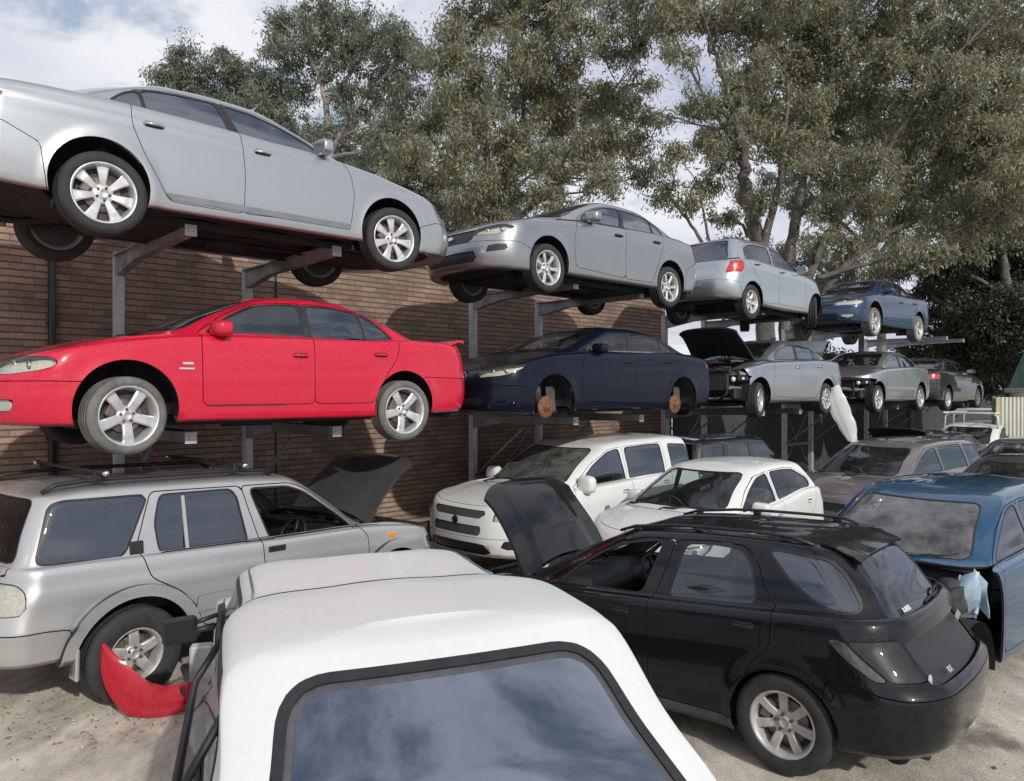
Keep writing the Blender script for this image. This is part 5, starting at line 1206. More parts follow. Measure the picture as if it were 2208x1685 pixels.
def make_rack(t, label, levels=(2.05, 3.95), h=4.0, half=.75):
    r = empty('cantilever_rack', T(t, 2.32), (0, 0, RACK)); tag(r, label, 'rack', 'car storage racks along the wall')
    for x in (-half, half):
        p = MB(); p.box((x, 0, h / 2), (.10, .10, h)); p.box((x, .0, .012), (.3, .3, .024)); p.box((x, -.056, h / 2), (.07, .012, h)); p.build('post', GALV, r)
        for z in levels:
            a = arm_mb(z); a.v = [(q[0] + x, q[1], q[2]) for q in a.v]; a.build('arm', [RACKM, RACKB], r)
    for z in (1.0, 2.9): q = MB(); q.box((0, .02, z), (half * 2 - .1, .06, .06)); q.build('cross_beam', STEELD, r)
    for a, b_ in (((-half, .03, 1.95), (half, .03, .35)), ((half, .045, 1.95), (-half, .045, .35))): q = MB(); q.tube([a, b_], .012, 6); q.build('brace', STEELD, r)
    for x in (-half, half): q = MB(); q.tube([(x, -.05, 1.05), (x, -1.15, 1.86)], .022, 8); q.build('strut', STEELD, r)
    return r
for k, lab in enumerate(['steel rack holding the red sedan below the silver sedan', 'steel rack holding the navy sedan with rusty hubs', 'steel rack holding the silver sedan with open bonnet', 'steel rack holding the blue sedan over a crashed silver sedan', 'farthest steel rack with bare upper arms above a charcoal sedan']):
    make_rack(1.52 + 5.25 * k, lab)

# ------------------------------------------------------------------ trees
def leaf_mat(name, cols, trans=.42):
    m, nd, lk = mat(name); out = node(nd, 'ShaderNodeOutputMaterial'); gi = node(nd, 'ShaderNodeNewGeometry'); r = node(nd, 'ShaderNodeValToRGB'); cr = r.color_ramp
    for i, c in enumerate(cols):
        p = i / (len(cols) - 1)
        e = cr.elements[0] if i == 0 else (cr.elements[-1] if i == len(cols) - 1 else cr.elements.new(p)); e.position = p; e.color = c4(c)
    lk.new(gi.outputs['Random Per Island'], r.inputs['Fac']); df = node(nd, 'ShaderNodeBsdfPrincipled', Roughness=.42); df.inputs['Specular IOR Level'].default_value = .5; tl = node(nd, 'ShaderNodeBsdfTranslucent'); mx = node(nd, 'ShaderNodeMixShader', Fac=trans)
    lk.new(r.outputs[0], df.inputs['Base Color']); lk.new(r.outputs[0], tl.inputs['Color']); lk.new(df.outputs[0], mx.inputs[1]); lk.new(tl.outputs[0], mx.inputs[2]); lk.new(mx.outputs[0], out.inputs['Surface']); return m
LEAF_G = leaf_mat('gum_leaves_grey_green', [(.10, .125, .085), (.18, .215, .15), (.24, .27, .20), (.30, .32, .24), (.13, .155, .10)])
LEAF_Y = leaf_mat('gum_leaves_olive', [(.14, .152, .098), (.25, .262, .16), (.33, .325, .20), (.38, .36, .235), (.215, .235, .165), (.345, .31, .215)])
LEAF_D = leaf_mat('dark_leaves', [(.03, .042, .025), (.055, .075, .042), (.085, .10, .055), (.07, .08, .05), (.11, .115, .065)], .35)
BARK = simple('gum_bark', (.12, .108, .096), .85, noise=.55, scale=4, bump=.4, bscale=12)
BARKL = simple('pale_gum_bark', (.26, .235, .205), .8, noise=.35, scale=3, bump=.3, bscale=10)
def leaves_mesh(name, C, m, parent, length=.165, width=.022, droop=.75):
    n = len(C); d = rng.normal(size=(n, 3)) * .7; d[:, 2] -= droop; d /= np.linalg.norm(d, axis=1, keepdims=True)
    u = np.cross(d, rng.normal(size=(n, 3))); u /= np.linalg.norm(u, axis=1, keepdims=True) + 1e-9
    L = (length * rng.uniform(.6, 1.3, n))[:, None]; W_ = (width * rng.uniform(.7, 1.3, n))[:, None]
    nn = np.cross(d, u); V = np.empty((n, 4, 3)); V[:, 0] = C; V[:, 1] = C + d * L * .45 + u * W_ + nn * L * .05; V[:, 2] = C + d * L; V[:, 3] = C + d * L * .45 - u * W_ + nn * L * .05
    me = bpy.data.meshes.new(name); me.vertices.add(n * 4); me.vertices.foreach_set('co', V.ravel()); me.loops.add(n * 4); me.loops.foreach_set('vertex_index', np.arange(n * 4, dtype=np.int32))
    me.polygons.add(n); me.polygons.foreach_set('loop_start', np.arange(0, n * 4, 4, dtype=np.int32)); me.polygons.foreach_set('loop_total', np.full(n, 4, dtype=np.int32)); me.update(calc_edges=True); me.materials.append(m)
    return link(name, me, parent)
def tree(name, label, Y, limbs, blobs, leaf, dens=1., bark=BARK, length=.165, width=.022, droop=.8, cl=.36, group='gum trees behind the wall', cat='tree', lk_=1.):
    """limbs: (pixel path, radius at foot, radius at tip, depth lean); blobs: (px, py, radius px[, depth offset])"""
    lim = []; sk = MB(); base = None
    for path, r0, r1, *dl in limbs:
        dl = dl[0] if dl else 0.
        pts = [at(px, py, Y + dl * i / max(1, len(path) - 1)) for i, (px, py) in enumerate(path)]
        if base is None: base = Vector((pts[0].x, pts[0].y, 0)); 
        # smooth the path
        q = []
        for i in range(len(pts) - 1):
            p0, p1, p2, p3 = pts[max(i - 1, 0)], pts[i], pts[i + 1], pts[min(i + 2, len(pts) - 1)]
            for u in np.linspace(0, 1, 6, endpoint=False): q.append(.5 * ((2 * p1) + (p2 - p0) * u + (2 * p0 - 5 * p1 + 4 * p2 - p3) * u * u + (3 * p1 - p0 - 3 * p2 + p3) * u ** 3) + Vector(rng.normal(size=3) * r0 * .12))
        q.append(pts[-1]); rad = np.linspace(r0 * lk_, r1 * lk_, len(q)); lim.append((q, rad)); sk.tube(q, list(rad), 9)
    if lim[0][0][0].z > .2: q0 = lim[0][0][0]; sk.tube([Vector((q0.x, q0.y, -.2)), Vector((q0.x, q0.y, q0.z * .5)), q0], [lim[0][1][0] * 1.35, lim[0][1][0] * 1.1, lim[0][1][0]], 10)
    C = []; allp = [(p, r) for q, rad in lim for p, r in zip(q, rad)]
    for bl in blobs:
        px, py, pr = bl[:3]; dy = bl[3] if len(bl) > 3 else rng.uniform(-1.8, 1.8); c = at(px, py, Y + dy); rr = pr / FP * (Y + dy)
        cand = sorted(allp, key=lambda a: (a[0] - c).length + (2. if a[0].z > c.z else 0))[:3]; p, r = cand[int(rng.integers(0, len(cand)))]
        mid = (p + c) / 2 + Vector((rng.normal() * .2, rng.normal() * .2, -.12 * (c - p).length + .1)); r = min(r * .55, .07)
        q = [p, p + (mid - p) * .5 + Vector(rng.normal(size=3) * .06), mid, (mid + c) / 2 + Vector(rng.normal(size=3) * .08), c]; sk.tube(q, list(np.linspace(r, .018, 5)), 6, False)
        nt = max(6, int(13 * rr)); ncl = int(max(8, 40 * rr * rr * dens))
        tips = []
        for k in range(nt):
            v = rng.normal(size=3); v /= np.linalg.norm(v); v *= rr * rng.uniform(.45, 1.0) * np.array([1, 1, .85]); t = c + Vector(v); s0 = q[2 + int(rng.integers(0, 3))]
            sk.tube([s0, (s0 + t) / 2 + Vector(rng.normal(size=3) * .12 * rr), t], [.016, .011, .005], 4, False); tips.append(np.array(t))
        tips = np.array(tips)
        for k in range(ncl):
            v = rng.normal(size=3); v /= np.linalg.norm(v); v *= rr * rng.uniform(.2, 1.08) ** .6
            o_ = np.array(c) + v * np.array([1, 1, .9]) if k % 3 else tips[int(rng.integers(0, nt))]
            m_ = int(rng.uniform(50, 115)); pts = rng.normal(size=(m_, 3)) * np.array([cl * .5, cl * .5, cl * .34]) * rng.uniform(.5, 1.15); pts[:, 2] -= np.abs(rng.normal(size=m_)) * cl * .25
            C.append(o_ + pts)
    root = empty(name, base); tag(root, label, cat, group)
    tr = sk.build('trunk', bark, root); tr.location = -base; C = np.vstack(C) - np.array(base)
    leaves_mesh('crown', C, leaf, root, length, width, droop); return root
tree('gum_tree', 'low grey-green gum tree at the far left edge of the trees', 26., [([(470, 560), (460, 420), (450, 300), (430, 200)], .2, .05), ([(450, 330), (520, 240), (570, 190)], .09, .04), ([(455, 330), (400, 230), (370, 160)], .08, .03)],
     [(335, 165, 34), (375, 150, 42), (410, 120, 45), (430, 190, 62), (495, 140, 50), (545, 180, 60), (480, 235, 62), (560, 235, 55), (600, 205, 45), (400, 230, 45), (620, 270, 50), (540, 290, 60), (440, 290, 50)], LEAF_G, 1.0)
tree('gum_tree', 'tall grey-green gum tree with pale slender trunk between the sky gaps', 25., [([(720, 600), (716, 420), (708, 270), (690, 170), (650, 80)], .17, .05), ([(700, 230), (760, 150), (800, 60)], .09, .03), ([(712, 330), (770, 230), (860, 130)], .09, .03), ([(690, 180), (720, 90), (700, 20)], .07, .03)],
     [(625, 50, 50), (680, 35, 55), (740, 60, 60), (640, 120, 60), (590, 90, 30), (715, 130, 55), (790, 110, 62), (835, 85, 50), (880, 120, 52), (860, 60, 32), (640, 200, 45), (770, 220, 58), (830, 190, 58), (640, 300, 40), (770, 320, 50), (880, 210, 50), (925, 120, 42), (700, 300, 40), (840, 290, 60), (610, 30, 32), (780, 40, 36)], LEAF_G, .95, BARKL)
tree('gum_tree', 'broad olive gum tree in the middle behind the grey sedan', 22., [([(1080, 700), (1070, 480), (1050, 350), (1035, 220), (1000, 90)], .22, .05), ([(1062, 430), (1120, 300), (1130, 160), (1120, 40)], .12, .04), ([(1068, 470), (980, 380), (920, 280)], .1, .04), ([(1075, 500), (1180, 420), (1280, 300), (1330, 180)], .12, .04), ([(1180, 420), (1240, 280), (1240, 120)], .09, .03)],
     [(960, 120, 62), (1010, 45, 58), (1080, 20, 65), (1095, 110, 72), (1160, 60, 66), (1005, 200, 70), (935, 240, 58), (865, 330, 55), (955, 320, 68), (1040, 290, 72), (1130, 200, 72), (1200, 150, 62), (1120, 320, 66), (1010, 400, 70), (915, 405, 52), (1100, 420, 58), (1190, 260, 62), (1260, 205, 60), (1290, 300, 62), (1220, 345, 60), (1330, 215, 52), (1370, 300, 52), (1185, 425, 42), (1300, 390, 46), (1390, 370, 42), (1245, 60, 66), (1330, 100, 55), (850, 400, 45), (970, 470, 50), (1060, 470, 50), (900, 480, 40), (1380, 180, 42), (1390, 60, 50), (1040, -60, 70), (1140, -50, 70), (1240, -40, 70), (1330, 10, 60), (1400, -30, 60), (1180, 10, 60), (960, 60, 46)], LEAF_Y, 1.0, lk_=.75)
tree('gum_tree', 'largest gum tree with thick forking trunks at the right', 21., [([(1650, 760), (1640, 560), (1612, 430), (1600, 330), (1570, 200), (1530, 90)], .36, .06), ([(1690, 760), (1700, 580), (1722, 440), (1742, 330), (1775, 200), (1800, 90)], .26, .05, 1.), ([(1705, 760), (1745, 590), (1805, 480), (1865, 400), (1935, 290), (1990, 180)], .24, .05, -1.), ([(1720, 760), (1790, 610), (1885, 525), (1990, 465), (2090, 410)], .2, .05, 1.), ([(1638, 560), (1672, 430), (1690, 320), (1700, 180)], .17, .05, -1.), ([(1585, 640), (1535, 560), (1490, 485), (1440, 420)], .09, .04), ([(1600, 330), (1520, 210), (1450, 70)], .08, .03), ([(1580, 240), (1545, 120), (1510, 20)], .07, .03), ([(1535, 560), (1520, 470), (1500, 380)], .06, .03), ([(1760, 600), (1900, 560), (2010, 510)], .1, .03, -.6)],
     [(1440, 30, 55), (1500, 20, 50), (1570, 55, 68), (1640, 30, 72), (1720, 60, 76), (1800, 40, 76), (1880, 70, 76), (1960, 50, 76), (2040, 90, 78), (2120, 60, 78), (2190, 100, 70), (1610, 150, 62), (1680, 150, 74), (1770, 140, 76), (1860, 160, 76), (1950, 160, 80), (2050, 180, 78), (2140, 190, 78), (2210, 200, 60), (1565, 230, 52), (1640, 240, 62), (1730, 240, 68), (1820, 260, 74), (1910, 260, 76), (2000, 280, 76), (2090, 290, 76), (2170, 300, 70), (1500, 210, 40), (1520, 300, 45), (1570, 330, 44), (1660, 300, 44), (1720, 330, 50), (1800, 350, 62), (1890, 365, 66), (1980, 390, 66), (2070, 380, 66), (2140, 390, 60), (1460, 330, 36), (1440, 420, 34), (1530, 390, 34), (1875, 455, 48), (1960, 470, 50), (2060, 470, 48), (1500, 430, 28), (1780, 440, 36), (1420, 250, 36), (2200, 400, 50), (1470, 110, 34), (1480, -60, 70), (1600, -60, 80), (1720, -50, 80), (1840, -50, 80), (1960, -50, 80), (2080, -40, 80), (2200, -30, 80), (2130, 300, 70), (2200, 310, 60), (1640, 430, 32), (1710, 430, 36), (1830, 520, 40), (1760, 500, 34), (1560, 460, 30), (2130, 470, 50), (2200, 480, 50), (2020, 540, 40), (1940, 530, 36), (2080, 530, 40)], LEAF_Y, 1.15, lk_=.78)
tree('dark_tree', 'dense dark evergreen tree at the right edge beside the green hopper', 25., [([(2190, 840), (2170, 650), (2150, 480)], .3, .08), ([(2170, 640), (2080, 590), (1990, 600)], .08, .03), ([(2175, 700), (2090, 690), (2010, 640)], .07, .03)],
     [(2050, 560, 52), (2110, 500, 66), (2190, 440, 70), (2180, 550, 76), (2100, 620, 66), (2185, 660, 70), (2040, 660, 46), (2110, 730, 62), (2185, 760, 66), (2060, 780, 52), (2000, 620, 34), (2120, 810, 56), (2040, 840, 46), (2150, 580, 60), (2210, 600, 60), (2080, 700, 60), (2150, 700, 60)], LEAF_D, 1.7, length=.15, width=.032, droop=.6, group=None)
tree('scrub_tree', 'olive scrubby tree low behind the blue sedan', 27., [([(1860, 800), (1850, 640), (1820, 560)], .12, .04), ([(1850, 640), (1930, 580)], .07, .03), ([(1840, 640), (1740, 560)], .07, .03)],
     [(1690, 560, 44), (1750, 540, 44), (1810, 590, 44), (1890, 570, 48), (1950, 560, 44), (1640, 520, 30), (1860, 640, 40), (1940, 640, 36), (1760, 620, 36), (1990, 560, 40)], LEAF_Y, 1.0, group=None)
tree('scrub_tree', 'dark bushy scrub behind the dark fence', 27., [([(1960, 860), (1960, 780), (1950, 730)], .1, .04), ([(1960, 790), (1760, 760)], .05, .03)],
     [(1745, 745, 28), (1800, 770, 32), (1960, 740, 36), (1990, 790, 40), (1900, 790, 34), (2030, 740, 36), (1690, 780, 30)], LEAF_D, 1.2, length=.15, width=.032, droop=.5, group=None)
tree('scrub_tree', 'leafy scrub between the gum trunks above the silver hatchback', 26., [([(1560, 760), (1560, 620), (1570, 560)], .08, .03)],
     [(1540, 540, 28), (1590, 520, 30), (1500, 560, 24), (1620, 560, 34), (1680, 600, 34), (1450, 600, 24)], LEAF_D, .8, group=None)

tree('background_tree', 'grey-green tree filling the gaps behind the middle gum tree', 33., [([(1000, 640), (990, 480), (980, 330)], .2, .05), ([(1000, 500), (1120, 400), (1200, 330)], .12, .04)],
     [(840, 340, 46), (900, 430, 50), (960, 380, 56), (1020, 320, 56), (1080, 390, 56), (1140, 330, 56), (1180, 400, 50), (1240, 330, 50), (900, 300, 44), (1000, 460, 50), (1100, 460, 44), (820, 420, 36), (1290, 380, 40), (780, 380, 36), (1050, 220, 56), (1180, 240, 56), (1280, 240, 50), (950, 230, 46), (1220, 450, 30)], LEAF_G, .8, lk_=.8, group='background trees')
tree('background_tree', 'grey-green tree behind the largest gum tree', 34., [([(1900, 740), (1890, 560), (1860, 400)], .25, .06), ([(1890, 560), (1990, 420), (2080, 330)], .14, .05), ([(1880, 540), (1760, 430), (1700, 360)], .12, .04)],
     [(1600, 400, 36), (1680, 390, 50), (1750, 420, 50), (1830, 440, 50), (1900, 430, 56), (1980, 440, 56), (2060, 440, 56), (2140, 460, 56), (1700, 300, 56), (1790, 330, 56), (1880, 330, 60), (1980, 330, 60), (2080, 350, 60), (2180, 370, 60), (1640, 250, 50), (1740, 230, 56), (1850, 240, 60), (1960, 250, 60), (2070, 250, 60), (2170, 270, 60), (1880, 510, 40), (1960, 520, 44), (1560, 300, 40), (1600, 180, 46)], LEAF_G, .8, lk_=.8, group='background trees')
tree('background_tree', 'grey-green tree low behind the tall slender gum', 32., [([(700, 560), (690, 430), (680, 330)], .16, .05)],
     [(640, 330, 36), (700, 360, 44), (760, 360, 44), (820, 330, 40), (720, 290, 40), (660, 390, 40), (780, 270, 36), (850, 260, 40), (600, 320, 34), (880, 330, 36)], LEAF_G, .8, lk_=.8, group='background trees')

# ------------------------------------------------------------------ vehicles on the rack
d2 = np.array([D2.x, D2.y])
def rack_pose(px, wb, rev, npl=-6.70, track=.8):
    a = (px - CX) / FP; n = np.array([D2.y, -D2.x])
    t = (a * (n[1] * npl) - n[0] * npl) / (d2[0] - a * d2[1]); mid = n * npl + d2 * t + d2 * wb / 2 - n * track
    return (mid[0], mid[1]), RACK + (math.pi if rev else 0)
def rack_car(name, label, z, px, S, rev, **k):
    (x, y), yaw = rack_pose(px, S['wb'], rev)
    return make_car(name, label, 'car', (x, y, z), yaw, S, S.get('P', SILVER), q=S.get('q', 1.), **k)
UP, MIDZ = 3.715, 1.90
car1, B1, d1 = make_car('sedan', 'large silver sedan with seven-spoke wheels on the nearest upper rack', 'car', (-2.8906, 7.6179, UP + .01), RACK, spec_sedan1(), SILVER)
carR, BR, dR = make_car('sedan', 'bright red sedan with five-spoke wheels on the middle rack', 'car', (-2.7632, 7.6905, MIDZ + .01), RACK + math.pi, spec_red(), P_RED)
# red sedan: boot spoiler, badges
m = MB(); P = np.array([[(-2.14 - .24 * u, y, 1.045 + .035 * math.sin(u * 2.2) + (.012 if u > .6 else 0)) for u in np.linspace(0, 1, 6)] for y in np.linspace(-.66, .66, 17)]); m.slab(P, -.03)
for y in (-.58, .58): m.box((-2.25, y, 1.035), (.14, .08, .07), bev=.02)
m.build('spoiler', P_RED, carR)
yb = BR.side_y(.90, .74)
m = MB(); m.box((.90, yb + .004, .765), (.09, .008, .022), bev=.002); m.box((.91, yb + .004, .72), (.13, .006, .016), bev=.002); m.build('badge', [SILVP], carR)
carS, BS, dS = rack_car('sedan', 'mid grey silver sedan with honeycomb grille on the second upper rack', UP - .01, 1177, spec_subaru(), True)
sb = BS
m = MB(); fx = BS.front_x(0, .665); m.ell((fx + .006, 0, .665), (.006, .06, .03), 16, 8); m.build('emblem', CHROME, carS)
carB, BB, dB = rack_car('sedan', 'dark navy sedan without wheels showing rusty brake hubs', MIDZ + .02, 1182, spec_bmw(), True)
for x in (-1.444, 1.444):
    for sg in (1, -1):
        h = MB(); h.lathe([(.055, .03), (.14, .028), (.145, .015), (.145, .0), (.06, -.01)], 32); h.lathe([(0, .07), (.035, .07), (.038, .035), (.07, .035), (.075, .02)], 20)
        for k in range(5): a = k * 1.2566; h.lathe([(0, .055), (.009, .055), (.009, .03)], 6, c=(.052 * math.cos(a), 0, .052 * math.sin(a)))
        h.v = [(p[0], p[1] * sg, p[2]) for p in h.v]; h.v = [(p[0] + x, p[1] + sg * .74, p[2] + .30) for p in h.v]; h.build('brake_hub', RUST, carB)
        h = MB(); h.box((x - .19, sg * .66, .40), (.16, .03, .34), bev=.01, ry=.1); h.tube([(x, sg * .62, .33), (x + .03, sg * .58, .74)], [.05, .06], 10); h.build('splash_shield', GREYPL, carB)
for sg in (1, -1):
    pts = []; m = MB()
    for a in np.linspace(0, 2 * math.pi, 25):
        yy = sg * (.155 + .115 * math.cos(a)); zz = .685 + .062 * math.sin(a); pts.append((BB.front_x(yy, zz) + .004, yy, zz))
    m.tube(pts, .011, 6, False); m.build('grille_surround', CHROME, carB)
for sg in (1, -1): m = MB(); m.tube([(.70, sg * (BB.side_y(.70, 1.03) + .0), 1.035), (.2, sg * (BB.side_y(.2, 1.05) + .004), 1.062), (-.5, sg * (BB.side_y(-.5, 1.06) + .004), 1.078), (-1.2, sg * (BB.side_y(-1.2, 1.07) + .002), 1.09)], .009, 6); m.build('chrome_strip', CHROME, carB)
carP, BP, dP = rack_car('hatchback', 'pale silver hatchback with red tail lights on the third upper rack', UP - .01, 1620, spec_polo(), False)
m = MB(); m.box((BP.front_x(0, .60, True) - .006, 0, .60), (.012, .50, .11), bev=.003); m.build('plate_recess', [simple('recess_grey', (.25, .27, .29), .5)], carP)
car4, B4, d4 = rack_car('sedan', 'deep blue sedan with dusty wheels on the fourth upper rack', UP - .06, 1877, spec_bluetop(), True)
carM, BM_, dM = rack_car('sedan', 'silver sedan with raised bonnet and stripped front on the middle rack', MIDZ + .05, 1631, spec_mid3(), True)
carN, BN, dN = rack_car('sedan', 'warm silver sedan with crashed black front on the middle rack', MIDZ + .02, 1888, spec_mid4(), True)
(xd, yd), yw = rack_pose(2040, 2.72, False)
carD, BD, dD = make_car('sedan', 'charcoal sedan with red tail light at the far rack end', 'car', (xd, yd, MIDZ - .03), yw, spec_darksedan(), P_DARK, q=.55)
# wrecked noses: bare crash bars, radiator supports, lamp remains
def wreck(car, S, name='front_wreckage'):
    m = MB(); x = S['xf'] - .02; w_ = S['W']
    pts = [(x - .18 - .25 * (y / w_) ** 2, y, .52 + .02 * math.sin(y * 7)) for y in np.linspace(-w_ + .12, w_ - .12, 11)]
    m.cur = 0; m.tube(pts, .05, 8); m.tube([(p[0] + .02, p[1], .77) for p in pts], .028, 8); m.tube([(p[0] - .02, p[1], .33) for p in pts], .03, 8)
    m.cur = 1; m.box((x - .3, 0, .55), (.06, 1.1, .38), bev=.01); m.box((x - .22, .25, .62), (.05, .5, .22), bev=.01)
    for sg in (1, -1):
        m.cur = 1; m.box((x - .36, sg * (w_ - .25), .69), (.2, .3, .15), bev=.04, rz=sg * .4); m.cur = 2; m.ell((x - .25, sg * (w_ - .32), .68), (.05, .05, .05)); m.ell((x - .33, sg * (w_ - .17), .69), (.05, .05, .05)); m.cur = 0; m.tube([(x - .5, sg * (w_ - .1), .8), (x - .3, sg * (w_ - .2), .79), (x - .2, sg * (w_ - .5), .8)], .03, 7)
        m.cur = 1; m.tube([(x - .15, sg * .5, .5), (x - .05, sg * .55, .42), (x - .1, sg * .35, .3)], .02, 6); m.box((x - .2, sg * (w_ - .22), .42), (.3, .12, .2), bev=.03)
    m.build(name, [ENGAL, TRIM, REFL], car)
wreck(carM, spec_mid3()); wreck(carN, spec_mid4())

# ------------------------------------------------------------------ vehicles on the ground
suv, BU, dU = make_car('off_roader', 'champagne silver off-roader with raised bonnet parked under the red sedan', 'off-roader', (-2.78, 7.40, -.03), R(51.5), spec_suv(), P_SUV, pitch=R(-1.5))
m = MB()
for y in (-.56, .56):
    pts = [(x, y, BU.roof_z(x, y) + .055) for x in np.linspace(-1.85, -.1, 9)]; pts = [(pts[0][0] - .1, y, pts[0][2] - .05)] + pts + [(pts[-1][0] + .1, y, pts[-1][2] - .05)]; m.tube(pts, .018, 8)
m.build('roof_rail', TRIM, suv)
for x in (-1.55, -.35):
    m = MB(); m.tube([(x, y, 1.785) for y in (-.70, -.4, 0, .4, .70)], .017, 8); m.cur = 1
    for y in (-.70, .70): m.ell((x, y, 1.785), (.03, .03, .022), 10, 6)
    m.cur = 0
    for y in (-.56, .56): m.box((x, y, 1.755), (.08, .045, .07), bev=.01)
    m.build('cross_bar', [TRIM, CHROME], suv)
for sg in (1, -1): yy = BU.side_y(-1.0, 1.35); m = MB(); m.box((-.93, sg * (yy + .004), 1.345), (.028, .014, .44), rx=sg * .24); m.build('window_divider', P_SUV, dU[1, sg])
for sg in (1, -1):
    m = MB(); yy = BU.side_y(-1.345, 1.17); m.box((-1.335, sg * (yy + .004), 1.18), (.11, .02, .12), bev=.03, rx=sg * .15); m.build('door_handle', TRIM, dU[1, sg])
    m = MB(); yy = BU.side_y(-.10, 1.02); m.box((-.10, sg * (yy + .004), 1.02), (.18, .018, .055), bev=.015); m.build('door_handle', TRIM, dU[0, sg])
    m = MB(); yy = BU.side_y(1.35, .985); m.box((1.30, sg * (yy + .002), .965), (.12, .02, .055), bev=.012); m.build('side_indicator', AMBER, suv)
    m = MB(); m.box((-1.79, sg * .81, .40), (.03, .17, .24), bev=.01); m.build('mud_flap', P_SUV, suv)
wag, BW, dW = make_car('station_wagon', 'black station wagon with raised bonnet, rear corner towards the viewer', 'car', (1.36, 6.18, -.055), R(137.5), spec_wagon(), P_BLACK, pitch=R(-2.5))
for y in (-.50, .50):
    m = MB(); pts = [(x, y, BW.roof_z(x, y) + .032) for x in np.linspace(-1.25, .0, 8)]; pts = [(pts[0][0] - .14, y, pts[0][2] - .04)] + pts + [(pts[-1][0] + .14, y, pts[-1][2] - .045)]; m.tube(pts, .012, 8)
    for x in (-1.2, -.55, -.02): m.box((x, y, BW.roof_z(x, y) + .012), (.07, .022, .03), bev=.008)
    m.build('roof_rail', TRIM, wag)
m = MB(); P = np.array([[(-1.42 - .25 * u, y, BW.roof_z(-1.42 - .12 * u, y) + .004 - .03 * u - .03 * u * u) for u in np.linspace(0, 1, 6)] for y in np.linspace(-.47, .47, 15)]); m.slab(P, -.016)
m.build('roof_spoiler', P_BLACK, wag)
def on_rear(B, y, z, off=.004):
    x = B.front_x(y, z, True); x2 = B.front_x(y, z + .04, True); x3 = B.front_x(y + .05, z, True); x4 = B.front_x(y - .05, z, True); x5 = B.front_x(y, z - .04, True)
    up = Vector((x2 - x5, 0, .08)).normalized(); rt = Vector((x4 - x3, -.10, 0)).normalized(); n = rt.cross(up).normalized()
    M = Matrix((rt, up, n)).transposed().to_4x4(); M.translation = Vector((x, y, z)) + n * off; return M
text_mesh('tailgate_lettering', 'SUBARU', .055, SILVP, wag, on_rear(BW, -.42, .845, .012))
text_mesh('model_badge', 'RX', .05, SILVP, wag, on_rear(BW, .33, .70, .012), bold=True)
# sticker at the foot of the rear glass, hole in the torn window film
V = BW.V; k = (V[:, 0] < -1.4) & (V[:, 7] > 8.05) & (V[:, 7] < 8.4); q_ = V[k]; i_ = np.argmin(np.abs(q_[:, 1] - .30) + np.abs(q_[:, 7] - 8.22) * .5); nn = Vector(q_[i_, 3:6]); rt = Vector((0, 0, 1)).cross(nn).normalized(); up = nn.cross(rt); M = Matrix((rt, up, nn)).transposed().to_4x4(); M.translation = Vector(q_[i_, :3]) + nn * .012
text_mesh('window_sticker', 'SUBIES', .042, WHITEP, wag, M, .001, True)
wiper(wag, BW, .02, -.42, True, 'rear_wiper')
m = MB(); m.ell((BW.front_x(.52, .70, True) + .01, .56, .69), (.012, .035, .035)); m.build('lamp_holder', [simple('grey_holder', (.4, .4, .36), .5)], wag)
UTE_H = Vector((math.cos(R(111.6)), math.sin(R(111.6)), 0)); UTE_L = Vector((-UTE_H.y, UTE_H.x, 0)); pu = UTE_H * 4.27 + UTE_L * -.765
ute, BT, dT = make_car('utility', 'chalky white utility with matching canopy in front of everything', 'utility', (pu.x, pu.y, 0), R(111.6), spec_ute(), P_UTE, q=1.5)
col, BC, dC = make_car('four_wheel_drive', 'white four-wheel drive with split black grille behind the raised black bonnet', 'four-wheel drive', (.88, 11.2, -.05), R(224.5), spec_colorado(), P_WHITE, q=.75)
hat, BH, dH = make_car('hatchback', 'white hatchback with clear windscreen behind the black station wagon', 'car', (2.6, 9.6, 0), R(227), spec_hatch(), P_WHITE, q=.75)
blu, BL_, dB_ = make_car('small_suv', 'blue small SUV with stripped nose at the right edge', 'car', (4.06, 7.26, -.116), R(220), spec_bluesuv(), P_BLUE, q=.85)
# white badge of the split grille; bent inner wing of the stripped nose
m = MB(); xg = BC.front_x(0, .82); m.ell((xg + .004, 0, .82), (.012, .055, .055), 16, 10); m.build('emblem', TRIM, col)
m = MB(); pal = simple('bare_pale_blue_metal', (.36, .47, .55), .45, metal=.2, noise=.35, scale=9)
P = np.array([[(1.02 - .12 * v + .05 * math.sin(6 * u + 3 * v), .70 + .08 * math.sin(4 * v) + .05 * u * math.cos(7 * v), 1.05 - .34 * u + .04 * math.sin(5 * v)) for u in np.linspace(0, 1, 9)] for v in np.linspace(-.6, 1.3, 11)]); m.slab(P, .012)
P = np.array([[(.88 + .03 * math.sin(5 * u), .80 - .10 * v, .98 - .30 * u + .10 * v) for u in np.linspace(0, 1, 7)] for v in np.linspace(0, 1, 5)]); m.slab(P, .012); m.build('bent_inner_wing', [pal], blu)
m = MB(); m.box((1.15, .0, .62), (.08, 1.2, .10), bev=.02); m.tube([(1.2, -.5, .9), (1.3, -.1, .86), (1.25, .4, .9)], .025, 7); m.build('crash_bar', ENGINE, blu)
van, BV, dV = make_car('people_mover', 'grey-brown people mover behind the blue SUV', 'van', (6.57, 12.9, 0), R(217.3), spec_van(), P_MAUVE, q=.7)
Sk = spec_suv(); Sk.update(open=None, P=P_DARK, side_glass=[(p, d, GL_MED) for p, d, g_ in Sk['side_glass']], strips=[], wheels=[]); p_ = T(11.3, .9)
dks, BK, dK = make_car('off_roader', 'black off-roader in the shade under the silver sedan with raised bonnet', 'off-roader', (p_.x, p_.y, -.1), RACK, Sk, P_DARK, q=.55)

